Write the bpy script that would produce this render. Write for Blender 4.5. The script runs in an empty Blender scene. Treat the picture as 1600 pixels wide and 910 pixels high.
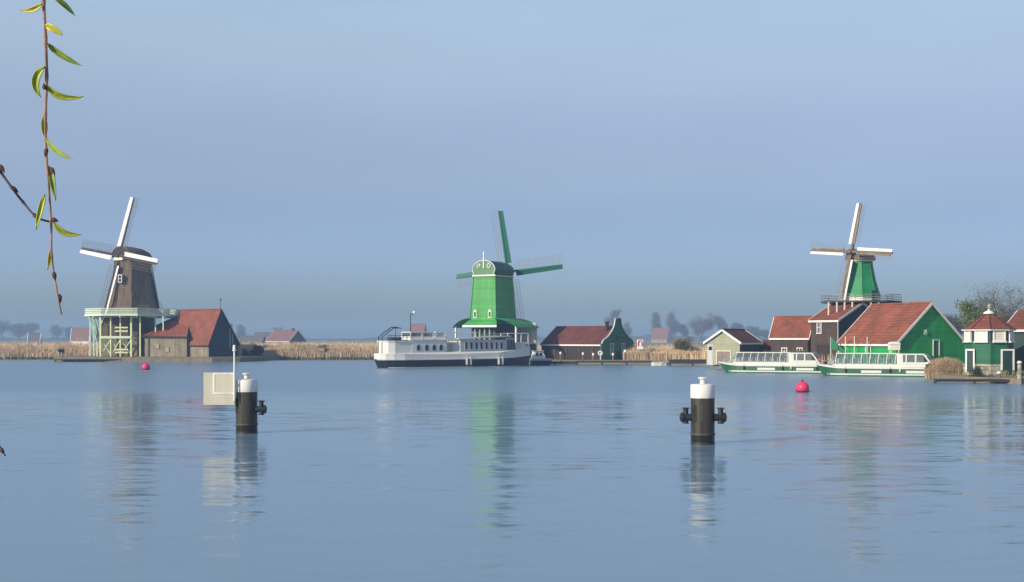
import bpy, bmesh, math, random
from mathutils import Vector, Matrix
from math import sin, cos, pi, radians as R
random.seed(7)
S = bpy.context.scene
COL = S.collection

# ------------------------------------------------------------------ camera
CAM_H, HZ, F = 4.2, 528.0, 2000.0
cam_d = bpy.data.cameras.new('camera'); cam = bpy.data.objects.new('camera', cam_d); COL.objects.link(cam)
cam.location = (0, 0, CAM_H); cam.rotation_euler = (pi/2, 0, 0)
cam_d.sensor_width = 36; cam_d.lens = 36*F/1600; cam_d.shift_y = (HZ-455)/1600
cam_d.clip_start = 0.05; cam_d.clip_end = 20000
S.camera = cam
# ------------------------------------------------------------------ light
SUN_AZ, SUN_EL = 54, 24          # degrees to the left of straight behind the camera, height
TOSUN = Vector((-sin(R(SUN_AZ))*cos(R(SUN_EL)), -cos(R(SUN_AZ))*cos(R(SUN_EL)), sin(R(SUN_EL))))
world = bpy.data.worlds.new('World'); S.world = world; world.use_nodes = True
wn = world.node_tree; wn.nodes.clear()
def wnode(t): return wn.nodes.new(t)
sky = wnode('ShaderNodeTexSky'); sky.sky_type = 'NISHITA'; sky.sun_disc = False
sky.sun_elevation = R(SUN_EL); sky.sun_rotation = R(180+SUN_AZ); sky.air_density = 1.0; sky.dust_density = 1.5; sky.ozone_density = 1.5
tc = wnode('ShaderNodeTexCoord'); sx = wnode('ShaderNodeSeparateXYZ'); wn.links.new(tc.outputs['Generated'], sx.inputs[0])
ramp = wnode('ShaderNodeValToRGB'); wn.links.new(sx.outputs['Z'], ramp.inputs[0])
cr = ramp.color_ramp; cr.interpolation = 'CARDINAL'
SKY_STOPS = [(0.0, (0.52, 0.66, 0.85)), (0.02, (0.53, 0.67, 0.93)), (0.055, (0.55, 0.65, 1.0)), (0.108, (0.645, 0.645, 0.82)), (0.181, (0.99, 0.865, 0.895)), (0.25, (1.36, 1.17, 1.08)), (0.6, (1.3, 1.15, 1.1))]
cr.elements[0].position = SKY_STOPS[0][0]; cr.elements[0].color = (*[k/1.5 for k in SKY_STOPS[0][1]], 1)
cr.elements[1].position = SKY_STOPS[-1][0]; cr.elements[1].color = (*[k/1.5 for k in SKY_STOPS[-1][1]], 1)
for p, c in SKY_STOPS[1:-1]:
    e = cr.elements.new(p); e.color = (*[k/1.5 for k in c], 1)
mx = wnode('ShaderNodeMix'); mx.data_type = 'RGBA'; mx.blend_type = 'MULTIPLY'; mx.inputs[0].default_value = 1
# hazy air evens the sky out sideways: mix with the same sky looked up by height only
sky2 = wnode('ShaderNodeTexSky'); sky2.sky_type = 'NISHITA'; sky2.sun_disc = False
for k_ in ('sun_elevation','sun_rotation','air_density','dust_density','ozone_density'): setattr(sky2, k_, getattr(sky, k_))
def wmath(op, a, b=None):
    n_ = wnode('ShaderNodeMath'); n_.operation = op
    for i_, q_ in enumerate((a, b)):
        if q_ is None: continue
        if isinstance(q_, (int, float)): n_.inputs[i_].default_value = q_
        else: wn.links.new(q_, n_.inputs[i_])
    return n_.outputs[0]
cz_ = wmath('SQRT', wmath('MAXIMUM', wmath('SUBTRACT', 1.0, wmath('MULTIPLY', sx.outputs['Z'], sx.outputs['Z'])), 0.0))
cv_ = wnode('ShaderNodeCombineXYZ'); wn.links.new(wmath('MULTIPLY', cz_, .1), cv_.inputs[0]); wn.links.new(cz_, cv_.inputs[1]); wn.links.new(sx.outputs['Z'], cv_.inputs[2])
wn.links.new(cv_.outputs[0], sky2.inputs[0])
ms_ = wnode('ShaderNodeMix'); ms_.data_type = 'RGBA'; ms_.inputs[0].default_value = .65
wn.links.new(sky.outputs[0], ms_.inputs[6]); wn.links.new(sky2.outputs[0], ms_.inputs[7])
wn.links.new(ms_.outputs[2], mx.inputs[6]); wn.links.new(ramp.outputs[0], mx.inputs[7])
bg = wnode('ShaderNodeBackground'); bg.inputs[1].default_value = 0.15; vs = wnode('ShaderNodeVectorMath'); vs.operation = 'SCALE'
cm_ = wnode('ShaderNodeMapping'); cm_.inputs['Scale'].default_value = (3,3,11); wn.links.new(tc.outputs['Generated'], cm_.inputs[0])
cn_ = wnode('ShaderNodeTexNoise'); cn_.inputs['Scale'].default_value = 1.6; cn_.inputs['Detail'].default_value = 5; wn.links.new(cm_.outputs[0], cn_.inputs['Vector'])
cr_ = wnode('ShaderNodeMapRange'); wn.links.new(cn_.outputs['Fac'], cr_.inputs[0]); cr_.inputs[1].default_value = .25; cr_.inputs[2].default_value = .75; cr_.inputs[3].default_value = 1.45; cr_.inputs[4].default_value = 1.56; wn.links.new(cr_.outputs[0], vs.inputs['Scale']); wn.links.new(mx.outputs[2], vs.inputs[0]); wn.links.new(vs.outputs[0], bg.inputs[0])
wo = wnode('ShaderNodeOutputWorld'); wn.links.new(bg.outputs[0], wo.inputs[0])
sl = bpy.data.lights.new('sun', 'SUN'); sl.energy = 4.9; sl.angle = R(0.55); sl.color = (1.0, 0.90, 0.76)
so = bpy.data.objects.new('sun', sl); COL.objects.link(so); so.rotation_euler = (-TOSUN).to_track_quat('-Z', 'Y').to_euler()
so.location = (-60, -60, 60)
S.view_settings.view_transform = 'Standard'; S.view_settings.look = 'None'
S.view_settings.exposure = 0.0; S.view_settings.gamma = 1.0; S.view_settings.use_curve_mapping = False
S.cycles.volume_bounces = 1; S.cycles.max_bounces = 8; S.cycles.transparent_max_bounces = 12
S.cycles.use_denoising = True

# ------------------------------------------------------------------ helpers
def X(px, Y): return (px-800)*Y/F
def Z(py, Y): return CAM_H+(HZ-py)*Y/F
def P(px, py, Y): return Vector((X(px, Y), Y, Z(py, Y)))

class MB:
    def __init__(s): s.v = []; s.f = []
    def add(s, vs, fs):
        o = len(s.v); s.v += [tuple(v) for v in vs]; s.f += [tuple(i+o for i in f) for f in fs]; return s
    def box(s, x0, x1, y0, y1, z0, z1):
        return s.add([(x0,y0,z0),(x1,y0,z0),(x1,y1,z0),(x0,y1,z0),(x0,y0,z1),(x1,y0,z1),(x1,y1,z1),(x0,y1,z1)],
                     [(0,3,2,1),(4,5,6,7),(0,1,5,4),(1,2,6,5),(2,3,7,6),(3,0,4,7)])
    def bar(s, p, q, w, h=None, up=(0,0,1), w2=None):
        p = Vector(p); q = Vector(q); d = (q-p).normalized(); h = h or w; u = Vector(up)
        if abs(d.dot(u)) > .98: u = Vector((0,1,0))
        a = d.cross(u).normalized(); b = a.cross(d).normalized(); k = (w2 or w)/w
        vs = []
        for c, m in ((p,1),(q,k)):
            for i, j in ((-1,-1),(1,-1),(1,1),(-1,1)): vs.append(c+a*i*w/2*m+b*j*h/2*m)
        return s.add(vs, [(0,1,2,3),(7,6,5,4),(0,4,5,1),(1,5,6,2),(2,6,7,3),(3,7,4,0)])
    def tube(s, p, q, r0, r1=None, n=8, cap=True):
        p = Vector(p); q = Vector(q); d = (q-p).normalized(); u = Vector((0,0,1)) if abs(d.z) < .95 else Vector((0,1,0))
        a = d.cross(u).normalized(); b = a.cross(d).normalized(); r1 = r0 if r1 is None else r1
        vs = []
        for c, r in ((p,r0),(q,r1)):
            for i in range(n): t = 2*pi*i/n; vs.append(c+a*cos(t)*r+b*sin(t)*r)
        fs = [(i,(i+1)%n,n+(i+1)%n,n+i) for i in range(n)]
        if cap: fs += [tuple(range(n))[::-1], tuple(range(n,2*n))]
        return s.add(vs, fs)
    def path(s, pts, rad, n=6):
        pts = [Vector(p) for p in pts]; m = len(pts); vs = []; fs = []
        for k, p in enumerate(pts):
            d = (pts[min(k+1,m-1)]-pts[max(k-1,0)]).normalized(); u = Vector((0,1,0)) if abs(d.y) < .9 else Vector((1,0,0))
            a = d.cross(u).normalized(); b = a.cross(d).normalized(); r = rad[k] if isinstance(rad,(list,tuple)) else rad
            for i in range(n): t = 2*pi*i/n; vs.append(p+a*cos(t)*r+b*sin(t)*r)
        for k in range(m-1):
            for i in range(n): fs.append((k*n+i,k*n+(i+1)%n,(k+1)*n+(i+1)%n,(k+1)*n+i))
        fs += [tuple(range(n))[::-1], tuple(range((m-1)*n,m*n))]
        return s.add(vs, fs)
    def lathe(s, prof, n=24, c=(0,0,0), rot=0, sxy=(1,1), cap=True):
        vs = []; fs = []; m = len(prof)
        for r, z in prof:
            for i in range(n): t = rot+2*pi*i/n; vs.append((c[0]+r*cos(t)*sxy[0], c[1]+r*sin(t)*sxy[1], c[2]+z))
        for k in range(m-1):
            for i in range(n): fs.append((k*n+i,k*n+(i+1)%n,(k+1)*n+(i+1)%n,(k+1)*n+i))
        if cap: fs += [tuple(range(n))[::-1], tuple(range((m-1)*n,m*n))]
        return s.add(vs, fs)
    def prism(s, pts, vec):
        n = len(pts); v = Vector(vec); vs = [Vector(p) for p in pts]; vs += [p+v for p in vs]
        return s.add(vs, [tuple(range(n))[::-1], tuple(range(n,2*n))]+[(i,(i+1)%n,n+(i+1)%n,n+i) for i in range(n)])
    def loft(s, rings, closed=True, cap=True):
        n = len(rings[0]); vs = [p for r in rings for p in r]; fs = []
        for k in range(len(rings)-1):
            for i in range(n if closed else n-1): fs.append((k*n+i,k*n+(i+1)%n,(k+1)*n+(i+1)%n,(k+1)*n+i))
        if cap: fs += [tuple(range(n))[::-1], tuple(range((len(rings)-1)*n,len(rings)*n))]
        return s.add(vs, fs)
    def quad(s, a, b, c, d): return s.add([a,b,c,d], [(0,1,2,3)])
    def build(s, name, mat, parent=None, smooth=False, bevel=0, loc=None, fixn=True):
        me = bpy.data.meshes.new(name); me.from_pydata([tuple(v) for v in s.v], [], s.f)
        if fixn:
            bm = bmesh.new(); bm.from_mesh(me); bmesh.ops.recalc_face_normals(bm, faces=bm.faces); bm.to_mesh(me); bm.free()
        if smooth:
            me.polygons.foreach_set('use_smooth', [True]*len(me.polygons))
        me.materials.append(M[mat] if isinstance(mat, str) else mat)
        o = bpy.data.objects.new(name, me); COL.objects.link(o)
        if parent: o.parent = parent
        if loc: o.location = loc
        if smooth:
            me.set_sharp_from_angle(angle=R(40))
        if bevel:
            b = o.modifiers.new('bevel', 'BEVEL'); b.width = bevel; b.segments = 2; b.limit_method = 'ANGLE'
        return o
def tag(o, label=None, cat=None, group=None, kind=None):
    if label: o['label'] = label
    if cat: o['category'] = cat
    if group: o['group'] = group
    if kind: o['kind'] = kind
    return o
def thing(name, label, cat, loc=(0,0,0), rz=0, group=None):
    o = bpy.data.objects.new(name, None); COL.objects.link(o); o.location = loc; o.rotation_euler = (0,0,rz); o.empty_display_size = .3
    return tag(o, label, cat, group)
def copy_tree(o, parent=None):
    kids = [c for c in COL.objects if c.parent is o]
    c = o.copy(); COL.objects.link(c)
    if parent: c.parent = parent
    for k in kids: copy_tree(k, c)
    return c

# ------------------------------------------------------------------ materials
M = {}
def mat(name, col, rough=.75, var=.18, scale=1.2, pattern=None, psize=.2, pdark=.75, bump=.15, metal=0, col2=None, streak=False, island=0, spec=.4, axis='Z'):
    m = bpy.data.materials.new(name); m.use_nodes = True; nt = m.node_tree; N = nt.nodes; L = nt.links
    b = N['Principled BSDF']; b.inputs['Roughness'].default_value = rough; b.inputs['Metallic'].default_value = metal
    b.inputs['Specular IOR Level'].default_value = spec
    tcn = N.new('ShaderNodeTexCoord'); src = tcn.outputs['Object']
    if streak:
        mp = N.new('ShaderNodeMapping'); mp.inputs['Scale'].default_value = (1,1,.12); L.new(src, mp.inputs[0]); nsrc = mp.outputs[0]
    else: nsrc = src
    n1 = N.new('ShaderNodeTexNoise'); n1.inputs['Scale'].default_value = scale; n1.inputs['Detail'].default_value = 6; n1.inputs['Roughness'].default_value = .65
    L.new(nsrc, n1.inputs['Vector'])
    rp = N.new('ShaderNodeValToRGB'); L.new(n1.outputs['Fac'], rp.inputs[0])
    c2 = col2 or tuple(c*(1-var) for c in col); c1 = tuple(min(1,c*(1+var*.7)) for c in col)
    rp.color_ramp.elements[0].position = .3; rp.color_ramp.elements[0].color = (*c2,1)
    rp.color_ramp.elements[1].position = .7; rp.color_ramp.elements[1].color = (*c1,1)
    cout = rp.outputs[0]; hout = n1.outputs['Fac']
    if pattern == 'tiles' or pattern == 'brick':
        # works on any facing: coordinates (x+y, z)
        s_ = N.new('ShaderNodeSeparateXYZ'); L.new(src, s_.inputs[0])
        ad = N.new('ShaderNodeMath'); ad.operation = 'ADD'; L.new(s_.outputs[0], ad.inputs[0]); L.new(s_.outputs[1], ad.inputs[1])
        cb = N.new('ShaderNodeCombineXYZ'); L.new(ad.outputs[0], cb.inputs[0]); L.new(s_.outputs[2], cb.inputs[1])
        bt = N.new('ShaderNodeTexBrick'); L.new(cb.outputs[0], bt.inputs[0])
        bt.inputs['Scale'].default_value = 1; bt.inputs['Brick Width'].default_value = psize; bt.inputs['Row Height'].default_value = psize*.9
        bt.inputs['Mortar Size'].default_value = psize*.09; bt.inputs['Color1'].default_value = (1,1,1,1); bt.inputs['Color2'].default_value = (.74,.74,.74,1); bt.inputs['Mortar'].default_value = (pdark*.6,)*3+(1,)
        mm = N.new('ShaderNodeMix'); mm.data_type = 'RGBA'; mm.blend_type = 'MULTIPLY'; mm.inputs[0].default_value = 1
        L.new(cout, mm.inputs[6]); L.new(bt.outputs['Color'], mm.inputs[7]); cout = mm.outputs[2]; hout = bt.outputs['Color']
    elif pattern in ('boards', 'vboards'):
        s_ = N.new('ShaderNodeSeparateXYZ'); L.new(src, s_.inputs[0])
        if pattern == 'boards': val = s_.outputs[2]
        else:
            ad = N.new('ShaderNodeMath'); ad.operation = 'ADD'; L.new(s_.outputs[0], ad.inputs[0]); L.new(s_.outputs[1], ad.inputs[1]); val = ad.outputs[0]
        dv = N.new('ShaderNodeMath'); dv.operation = 'DIVIDE'; L.new(val, dv.inputs[0]); dv.inputs[1].default_value = psize
        fr = N.new('ShaderNodeMath'); fr.operation = 'FRACT'; L.new(dv.outputs[0], fr.inputs[0])
        fl = N.new('ShaderNodeMath'); fl.operation = 'FLOOR'; L.new(dv.outputs[0], fl.inputs[0])
        wn_ = N.new('ShaderNodeTexWhiteNoise'); wn_.noise_dimensions = '1D'; L.new(fl.outputs[0], wn_.inputs['W'])
        mr = N.new('ShaderNodeMapRange'); L.new(wn_.outputs['Value'], mr.inputs[0]); mr.inputs[3].default_value = pdark; mr.inputs[4].default_value = 1.08
        gr = N.new('ShaderNodeMath'); gr.operation = 'GREATER_THAN'; L.new(fr.outputs[0], gr.inputs[0]); gr.inputs[1].default_value = .1
        mr2 = N.new('ShaderNodeMapRange'); L.new(gr.outputs[0], mr2.inputs[0]); mr2.inputs[3].default_value = .6; mr2.inputs[4].default_value = 1
        mu = N.new('ShaderNodeMath'); mu.operation = 'MULTIPLY'; L.new(mr.outputs[0], mu.inputs[0]); L.new(mr2.outputs[0], mu.inputs[1])
        mm = N.new('ShaderNodeVectorMath'); mm.operation = 'SCALE'; L.new(cout, mm.inputs[0]); L.new(mu.outputs[0], mm.inputs['Scale']); cout = mm.outputs[0]; hout = fr.outputs[0]
    if island:
        gm = N.new('ShaderNodeNewGeometry'); mr = N.new('ShaderNodeMapRange'); L.new(gm.outputs['Random Per Island'], mr.inputs[0])
        mr.inputs[3].default_value = 1-island; mr.inputs[4].default_value = 1+island*.6
        mm = N.new('ShaderNodeVectorMath'); mm.operation = 'SCALE'; L.new(cout, mm.inputs[0]); L.new(mr.outputs[0], mm.inputs['Scale']); cout = mm.outputs[0]
    L.new(cout, b.inputs['Base Color'])
    if bump:
        bp = N.new('ShaderNodeBump'); bp.inputs['Strength'].default_value = bump; bp.inputs['Distance'].default_value = .03; L.new(hout, bp.inputs['Height']); L.new(bp.outputs[0], b.inputs['Normal'])
    M[name] = m; return m
def glass(name, col=(.8,.85,.88), a=.55):
    m = bpy.data.materials.new(name); m.use_nodes = True; nt = m.node_tree; N = nt.nodes; L = nt.links
    o = N['Material Output']; N.remove(N['Principled BSDF'])
    t = N.new('ShaderNodeBsdfTransparent'); t.inputs[0].default_value = (*col,1)
    g = N.new('ShaderNodeBsdfGlossy'); g.inputs['Roughness'].default_value = .03; g.inputs[0].default_value = (1,1,1,1)
    d = N.new('ShaderNodeBsdfDiffuse'); d.inputs[0].default_value = (.62,.66,.66,1)
    fz = N.new('ShaderNodeFresnel'); fz.inputs[0].default_value = 1.5
    m1 = N.new('ShaderNodeMixShader'); m1.inputs[0].default_value = a; L.new(t.outputs[0], m1.inputs[1]); L.new(d.outputs[0], m1.inputs[2])
    m2 = N.new('ShaderNodeMixShader'); L.new(fz.outputs[0], m2.inputs[0]); L.new(m1.outputs[0], m2.inputs[1]); L.new(g.outputs[0], m2.inputs[2])
    L.new(m2.outputs[0], o.inputs[0]); M[name] = m
mat('roof_red', (.30,.078,.037), .8, .42, .55, 'tiles', .36, .8, .4, col2=(.15,.06,.035))
mat('roof_red_bright', (.33,.09,.042), .8, .42, .55, 'tiles', .36, .8, .4, col2=(.18,.068,.038))
mat('roof_dark', (.17,.05,.035), .8, .42, .55, 'tiles', .36, .8, .4)
mat('roof_grey', (.12,.12,.13), .8, .2, .9, 'tiles', .3, .8, .3)
mat('roof_pink', (.25,.13,.11), .8, .2, .9, 'tiles', .3, .8, .3)
mat('thatch', (.145,.105,.066), .95, .35, 2.2, None, streak=True, bump=.8)
mat('thatch_dark', (.085,.068,.052), .95, .35, 2.2, None, streak=True, bump=.8)
mat('mill_green', (.060,.34,.065), .6, .30, .7, 'boards', .34, .84, .2, streak=True)
mat('mill_green_dark', (.010,.19,.10), .5, .12, 1.0, 'boards', .22, .9, .2)
mat('mill_cap_green', (.025,.12,.075), .55, .2, 1.0, 'vboards', .3, .9, .2)
mat('gable_green', (.10,.24,.10), .6, .12, 1.2, 'vboards', .2, .92, .2)
mat('barn_green', (.012,.33,.06), .6, .30, .6, 'boards', .34, .84, .2, streak=True)
mat('barn_green_light', (.055,.28,.12), .5, .12, .8, 'boards', .24, .92, .2)
mat('mill_green_deep', (.012,.24,.075), .6, .30, .7, 'boards', .34, .84, .2, streak=True)
mat('house_green', (.012,.14,.06), .6, .30, .8, 'boards', .3, .84, .2, streak=True)
mat('house_green_deep', (.004,.034,.022), .5, .14, 1.0, 'boards', .22, .9, .2)
mat('sail_green', (.004,.12,.065), .6, .15, 2, None, bump=.1)
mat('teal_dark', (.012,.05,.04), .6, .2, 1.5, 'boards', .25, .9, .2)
mat('white_paint', (.78,.76,.71), .55, .07, 3, None, bump=.05)
mat('lime_cream', (.70,.74,.40), .6, .12, 3, None, bump=.05)
mat('cream_paint', (.74,.70,.55), .6, .08, 3, None, bump=.05)
mat('mint_paint', (.50,.70,.54), .6, .1, 3, None, bump=.05)
mat('mint_pale', (.62,.74,.56), .6, .1, 3, None, bump=.05)
mat('brown_boards', (.075,.045,.032), .75, .25, 1.2, 'boards', .22, .8, .3)
mat('brown_dark', (.04,.026,.021), .8, .25, 1.2, 'boards', .22, .8, .3)
mat('grey_boards', (.25,.215,.15), .85, .3, .8, 'vboards', .25, .75, .3)
mat('navy_boards', (.012,.030,.060), .65, .3, .8, 'boards', .24, .8, .3)
mat('base_ochre', (.23,.20,.10), .85, .35, .7, 'vboards', .3, .7, .3)
mat('base_brown', (.12,.09,.045), .8, .35, .7, 'vboards', .25, .7, .3)
mat('olive_boards', (.33,.34,.22), .7, .12, 1, 'boards', .22, .92, .2)
mat('taupe_door', (.24,.19,.15), .7, .15, 1, 'vboards', .2, .85, .2)
mat('dark_wood', (.04,.035,.03), .8, .3, 2)
mat('sail_canvas', (.07,.055,.045), .9, .3, 3)
mat('post_wood', (.16,.12,.085), .85, .35, 3, streak=True)
mat('jetty_wood', (.24,.21,.17), .85, .3, 1.5)
mat('stage_rail', (.26,.27,.27), .8, .3, 1.5)
mat('jetty_dark', (.045,.045,.045), .8, .3, 1.5)
mat('quay_stone', (.20,.165,.11), .9, .3, 1.2, bump=.5)
mat('stone_pale', (.44,.41,.31), .9, .3, 1.0, 'brick', .5, .8, .3)
mat('soil', (.15,.13,.08), .95, .35, .25, bump=.5)
mat('meadow', (.17,.17,.085), .95, .3, .05, bump=.3, col2=(.22,.18,.10))
mat('reed', (.68,.52,.33), .9, .2, .12, island=.2, bump=0)
mat('reed_green', (.17,.17,.06), .9, .25, .3, island=.4, bump=0)
mat('straw', (.52,.38,.23), .9, .25, .6, island=.4, bump=0)
mat('hull_black', (.012,.014,.022), .45, .4, 1.0, bump=.1)
mat('ship_white', (.74,.72,.65), .45, .06, 1.2, bump=.05)
mat('ship_grey', (.46,.46,.45), .5, .08, 1.2, bump=.05)
mat('fender', (.50,.50,.47), .8, .3, 3)
mat('glass_dark', (.02,.025,.03), .08, .1, 1, bump=0, spec=.6)
mat('glass_yellow', (.30,.22,.09), .15, .3, 2, bump=0, spec=.5)
mat('boat_green', (.025,.11,.05), .4, .15, 1, bump=.05)
mat('boat_white', (.63,.64,.57), .35, .05, 1, bump=.03)
mat('seat_red', (.30,.09,.07), .8, .2, 2)
mat('seat_grey', (.45,.47,.48), .8, .2, 2)
mat('buoy_red', (.80,.035,.13), .35, .08, 4, bump=.03)
mat('pile_black', (.055,.047,.028), .42, .5, 2.5, bump=.25, col2=(.014,.013,.011), streak=True)
mat('pile_wet', (.016,.014,.010), .22, .4, 3, bump=.2)
mat('algae', (.028,.032,.014), .5, .4, 6, bump=.4)
mat('pile_band', (.075,.068,.05), .6, .3, 4, bump=.15)
mat('iron_dark', (.022,.028,.03), .45, .3, 6, bump=.2)
mat('pile_white', (.86,.85,.80), .5, .06, 3.5, bump=.08, col2=(.62,.57,.47), streak=True)
mat('board_beige', (.56,.53,.40), .6, .14, 1.5, bump=.05)
mat('sign_red', (.55,.05,.05), .5, .1, 2, bump=0)
mat('sign_white', (.85,.83,.80), .5, .05, 2, bump=0)
mat('bark', (.10,.08,.06), .9, .3, 4, bump=.4)
mat('twig_crown', (.16,.135,.10), .95, .2, .5, island=.4, bump=0)
mat('twig_olive', (.16,.15,.06), .95, .2, .5, island=.4, bump=0)
mat('leaf_green', (.13,.17,.04), .9, .2, .5, island=.45, bump=0)
mat('far_green', (.09,.10,.07), .95, .2, .5, island=.4, bump=0)
mat('bush_dark', (.035,.045,.022), .95, .2, .6, island=.4, bump=0)
mat('willow_bark', (.36,.19,.12), .6, .35, 60, bump=.2)
mat('willow_bark_grey', (.075,.055,.05), .7, .35, 60, bump=.3)
mat('willow_leaf', (.36,.42,.06), .45, .3, 50, bump=.1)
mat('willow_leaf_yellow', (.48,.44,.05), .45, .25, 50, bump=.1)
mat('willow_leaf_dark', (.20,.33,.07), .45, .3, 50, bump=.1)
mat('bud_brown', (.10,.05,.035), .7, .3, 80, bump=.2)
mat('jacket_dark', (.02,.02,.028), .9, .2, 5)
mat('trousers_tan', (.22,.17,.11), .9, .2, 5)
mat('skin', (.5,.3,.22), .6, .05, 5)
mat('house_wall', (.42,.33,.26), .9, .15, 1, 'brick', .3, .85, .2)
mat('steel', (.45,.46,.46), .4, .1, 3, metal=.6)
glass('glass_clear', (.70,.80,.86), .12)

# water
def make_water():
    m = bpy.data.materials.new('water'); m.use_nodes = True; nt = m.node_tree; N = nt.nodes; L = nt.links
    b = N['Principled BSDF']; b.inputs['Base Color'].default_value = (.15,.255,.35,1); b.inputs['IOR'].default_value = 1.333
    g = N.new('ShaderNodeNewGeometry')
    def mp(sc):
        k = N.new('ShaderNodeMapping'); k.inputs['Scale'].default_value = sc; L.new(g.outputs['Position'], k.inputs[0]); return k.outputs[0]
    def noise(v, sc, det=2, rg=.5):
        n = N.new('ShaderNodeTexNoise'); n.inputs['Scale'].default_value = sc; n.inputs['Detail'].default_value = det; n.inputs['Roughness'].default_value = rg; L.new(v, n.inputs['Vector']); return n
    def math_(op, a, b_=None):
        n = N.new('ShaderNodeMath'); n.operation = op
        for i, q in enumerate((a, b_)):
            if q is None: continue
            if isinstance(q, (int, float)): n.inputs[i].default_value = q
            else: L.new(q, n.inputs[i])
        return n.outputs[0]
    def vadd(a, b_):
        n = N.new('ShaderNodeVectorMath'); n.operation = 'ADD'; L.new(a, n.inputs[0]); L.new(b_, n.inputs[1]); return n.outputs[0]
    def cen(n, k):
        s_ = N.new('ShaderNodeVectorMath'); s_.operation = 'SUBTRACT'; L.new(n.outputs['Color'], s_.inputs[0]); s_.inputs[1].default_value = (.5,.5,.5)
        q = N.new('ShaderNodeVectorMath'); q.operation = 'SCALE'; L.new(s_.outputs[0], q.inputs[0])
        if isinstance(k, (int, float)): q.inputs['Scale'].default_value = k
        else: L.new(k, q.inputs['Scale'])
        return q.outputs[0]
    sxy = N.new('ShaderNodeSeparateXYZ'); L.new(g.outputs['Position'], sxy.inputs[0])
    # breeze: calm near water, ruffled beyond about 95 m, with uneven patch edges
    big = noise(mp((.004,.03,1)), 1, 3)
    yv = math_('ADD', sxy.outputs['Y'], math_('MULTIPLY', math_('SUBTRACT', big.outputs['Fac'], .5), 90))
    ruff = N.new('ShaderNodeMapRange'); ruff.interpolation_type = 'SMOOTHSTEP'; L.new(yv, ruff.inputs[0]); ruff.inputs[1].default_value = 78; ruff.inputs[2].default_value = 106
    calm = noise(mp((.02,.11,1)), 1, 2)
    mr = N.new('ShaderNodeMapRange'); L.new(calm.outputs['Fac'], mr.inputs[0]); mr.inputs[1].default_value = .3; mr.inputs[2].default_value = .72; mr.inputs[3].default_value = .55; mr.inputs[4].default_value = 1.5
    kk = mr.outputs[0]
    n1 = noise(mp((.6,1.8,1)), 1.0, 2)
    n2 = noise(mp((.22,.7,1)), 1.0, 1)
    n3 = noise(mp((3.0,6.0,1)), 1.0, 1)
    tot = vadd(vadd(cen(n1, math_('MULTIPLY', kk, .15)), cen(n2, .06)), cen(n3, math_('MULTIPLY', kk, .045)))
    s2 = N.new('ShaderNodeSeparateXYZ'); L.new(tot, s2.inputs[0])
    cb = N.new('ShaderNodeCombineXYZ'); L.new(s2.outputs[0], cb.inputs[0]); L.new(s2.outputs[1], cb.inputs[1]); cb.inputs[2].default_value = 1
    nz = N.new('ShaderNodeVectorMath'); nz.operation = 'NORMALIZE'; L.new(cb.outputs[0], nz.inputs[0])
    L.new(nz.outputs[0], b.inputs['Normal'])
    rr = N.new('ShaderNodeMapRange'); L.new(ruff.outputs[0], rr.inputs[0]); rr.inputs[3].default_value = .12; rr.inputs[4].default_value = .30
    L.new(rr.outputs[0], b.inputs['Roughness'])
    M['water'] = m
make_water()

# ------------------------------------------------------------------ setting
w = MB(); w.quad((-2400,-60,0),(2400,-60,0),(2400,2500,0),(-2400,2500,0)); o = w.build('water', 'water', fixn=False); o['kind'] = 'structure'
SHORE = [(-2600,262),(-400,250),(85,247),(600,244),(690,216),(840,203),(1100,201),(1180,172),(1290,152),(1450,136),(1515,124),(1700,117),(2600,100)]
shore = [(X(p,y), y) for p, y in SHORE]
# densify + jitter
pts = []
for (x0,y0),(x1,y1) in zip(shore, shore[1:]):
    n = max(2, int(math.hypot(x1-x0,y1-y0)/3))
    for i in range(n): t = i/n; pts.append((x0+(x1-x0)*t+random.uniform(-.3,.3), y0+(y1-y0)*t+random.uniform(-.5,.5)))
g = MB()
rows = [[(x,y,-.4) for x,y in pts], [(x,y+.5,.25) for x,y in pts], [(x,y+1.6,.6) for x,y in pts], [(x,y+12,.7) for x,y in pts], [(x*1.6,y+120,.7) for x,y in pts], [(max(-2390,min(2390,x*9)),2490,.7) for x,y in pts]]
g.loft(rows, closed=False, cap=False); o = g.build('ground', 'meadow', fixn=False); o['kind'] = 'structure'

def gy(x):   # shore Y at world x
    for (x0,y0),(x1,y1) in zip(shore, shore[1:]):
        if x0 <= x <= x1: return y0+(y1-y0)*(x-x0)/(x1-x0)
    return 200

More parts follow.
